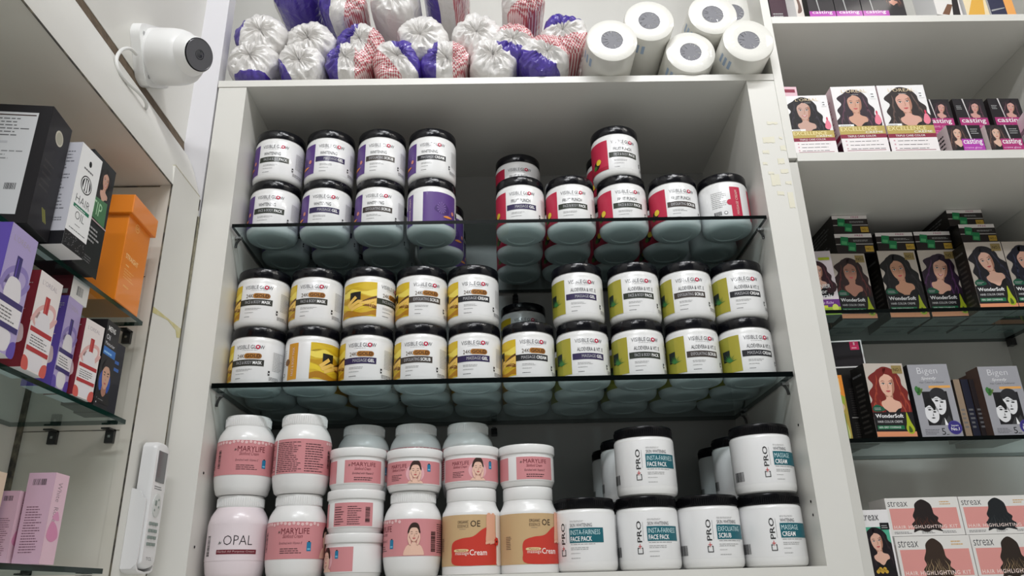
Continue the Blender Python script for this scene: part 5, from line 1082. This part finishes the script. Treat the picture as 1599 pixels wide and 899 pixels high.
ball = [(.0380 * math.sin(R(a_)), .0380 * -math.cos(R(a_))) for a_ in range(4, 120, 8)] + [(.0300, .0300), (.0275, .0400), (.0262, .0412)]
MB().lathe([(.0001, -.038)] + ball + [(.0001, .0412)], CAMW, 56, M2).build('eyeball', t)
fc = MB().lathe([(.0262, .0405), (.0262, .0420), (.0250, .0432), (.0100, .0434), (.0096, .0428), (.0001, .0428)], pbr('black_gloss_face', (.003, .003, .004), .1, spec=.12), 48, M2).build('lens_face', t)
MB().lathe([(.0080, .0428), (.0080, .0438), (.0068, .0440), (.0066, .0432), (.0001, .0446)], pbr('lens_glass', (.01, .012, .02), .05, coat=1), 32, M2).build('lens', fc)
MB().lathe([(.0245, .0428), (.0252, .0434), (.0245, .0440), (.0238, .0434)], pbr('grey_ring', (.09, .09, .10), .3), 48, M2).build('ring', fc)
CABP = [(0.0078, -0.0429, -0.0294), (0.0138, -0.0735, -0.0433), (0.0198, -0.1041, -0.0706), (0.0258, -0.1222, -0.1011), (0.0298, -0.1165, -0.1191), (0.0318, -0.0922, -0.1209), (0.0338, -0.0666, -0.1168), (0.0348, -0.0449, -0.1162), (0.0328, -0.0325, -0.1191), (0.0218, -0.0174, -0.1154)]
cab = crom(CABP, 6, False)
MB().tube(cab, .0026, pbr('white_cable', (.74, .74, .72), .45), 10).build('cable', t)
# holes and scuffs in the fascia near the cable
fh = MB()
for y, zz, r_ in ((-.2050, .700, .0022), (-.2200, .705, .0012), (-.1830, .688, .0014), (-.196, .684, .0018)):
    xx = -.0555 - (zz - .5985) * .0435 / .135 - .004
    fh.lathe([(.0001, 0), (r_, 0), (r_ * .8, .0009), (.0001, .0012)], BLK, 10, Matrix.Translation((xx + .0042, y, zz)) @ Matrix.Rotation(R(72), 4, 'Y'))
fo = fh.build('screw_hole'); fo.parent = bpy.data.objects['wall_cabinet']; fo.matrix_parent_inverse = Matrix.Translation((.13, .6, 0))

# ------------------------------------------------------------------ air conditioner remote in its wall holder
RX, RY, RZ = -.0548, -.0640, .0230
RWH = pbr('remote_white', (.74, .74, .74), .3, coat=.2)
t = thing('remote_holder', 'white wall cradle holding the remote on the cabinet stile', 'holder', (RX, RY, RZ), 0)
ho = MB(); ho.box(0, -.0270, -.004, .0030, .0260, .0950, RWH, .0010)
ho.prism([(0, -.006), (.0150, -.006), (.0215, .000), (.0225, .010), (.0225, .0860), (.0170, .0900), (.0120, .0985), (0, .1020)], 'y', -.0285, -.0262, RWH)
ho.build('cradle', t, smooth=False)
lip = crom([(-.0285, .006), (-.0275, -.0040), (-.0220, -.0095), (.0, -.0120), (.0210, -.0095), (.0262, -.0040), (.0270, .006)], 5, False)
MB().prism(lip + [(.0255, .006), (.0245, -.0025), (.0200, -.0072), (0, -.0095), (-.0205, -.0072), (-.0258, -.0025), (-.0265, .006)], 'x', 0, .0215, RWH).build('bottom_lip', t, smooth=True)
t = thing('remote_control', 'white air conditioner remote with grey screen in the wall holder', 'remote control', (RX + .0045, RY, RZ), 0)
rb_ = MB(); pts = crom([(-.0230, .008), (-.0200, -.0020), (0, -.0060), (.0200, -.0020), (.0230, .008), (.0235, .06), (.0235, .150), (.0205, .1640), (.010, .1690), (-.010, .1690), (-.0205, .1640), (-.0235, .150), (-.0235, .06)], 4)
n_ = len(pts); vs = []; 
for xx, kk in ((.0, 1), (.0140, 1), (.0185, .965), (.0205, .90)):
    vs += [(xx, u * kk, .083 + (v - .083) * (kk * .5 + .5)) for u, v in pts]
fs = [tuple(range(n_))[::-1], tuple(range(3 * n_, 4 * n_))] + [(j * n_ + i, j * n_ + (i + 1) % n_, (j + 1) * n_ + (i + 1) % n_, (j + 1) * n_ + i) for j in range(3) for i in range(n_)]
rb_.add(vs, fs, RWH); rb_.build('case', t, angle=50)
MB().box(.0205, -.0150, .1120, .0212, .0150, .1560, pbr('grey_lcd', s2l(104, 106, 108), .15), .0005).build('screen', t, smooth=False)
fx = lambda u, v, l: (.0206 + .0001 * l, u, v)
mb = MB(); ar = Art().lines(-.014, .1020, .014, .1080, 2, GR, 1, .4).text('TCL', -.0090, .0055, .0180, .0042, GR, 1); ar.bake(mb, fx); mb.build('print', t, smooth=False)
MB().lathe([(.0130, 0), (.0130, .0008), (.0120, .0012), (.0001, .0012)], pbr('remote_pale_dial', (.6, .62, .6), .4), 36, Matrix.Translation((.0205, .001, .0800)) @ Matrix.Rotation(R(90), 4, 'Y') @ Matrix.Diagonal((1.25, 1, 1, 1))).build('dial', t)
for u, v, ww, hh in [(-.004, .0830, .006, .007), (.0045, .0880, .0030, .0030), (-.006, .073, .003, .003), (.006, .078, .003, .003)] + [(x, y, .0065, .0042) for y in (.0545, .0450, .0360, .0270) for x in (-.0110, -.001, .0085)]:
    MB().box(.0204, u - ww / 2, v - hh / 2, .0222, u + ww / 2, v + hh / 2, pbr('remote_grey_button', s2l(128, 140, 134), .4), .0004).build('button', t, smooth=False)
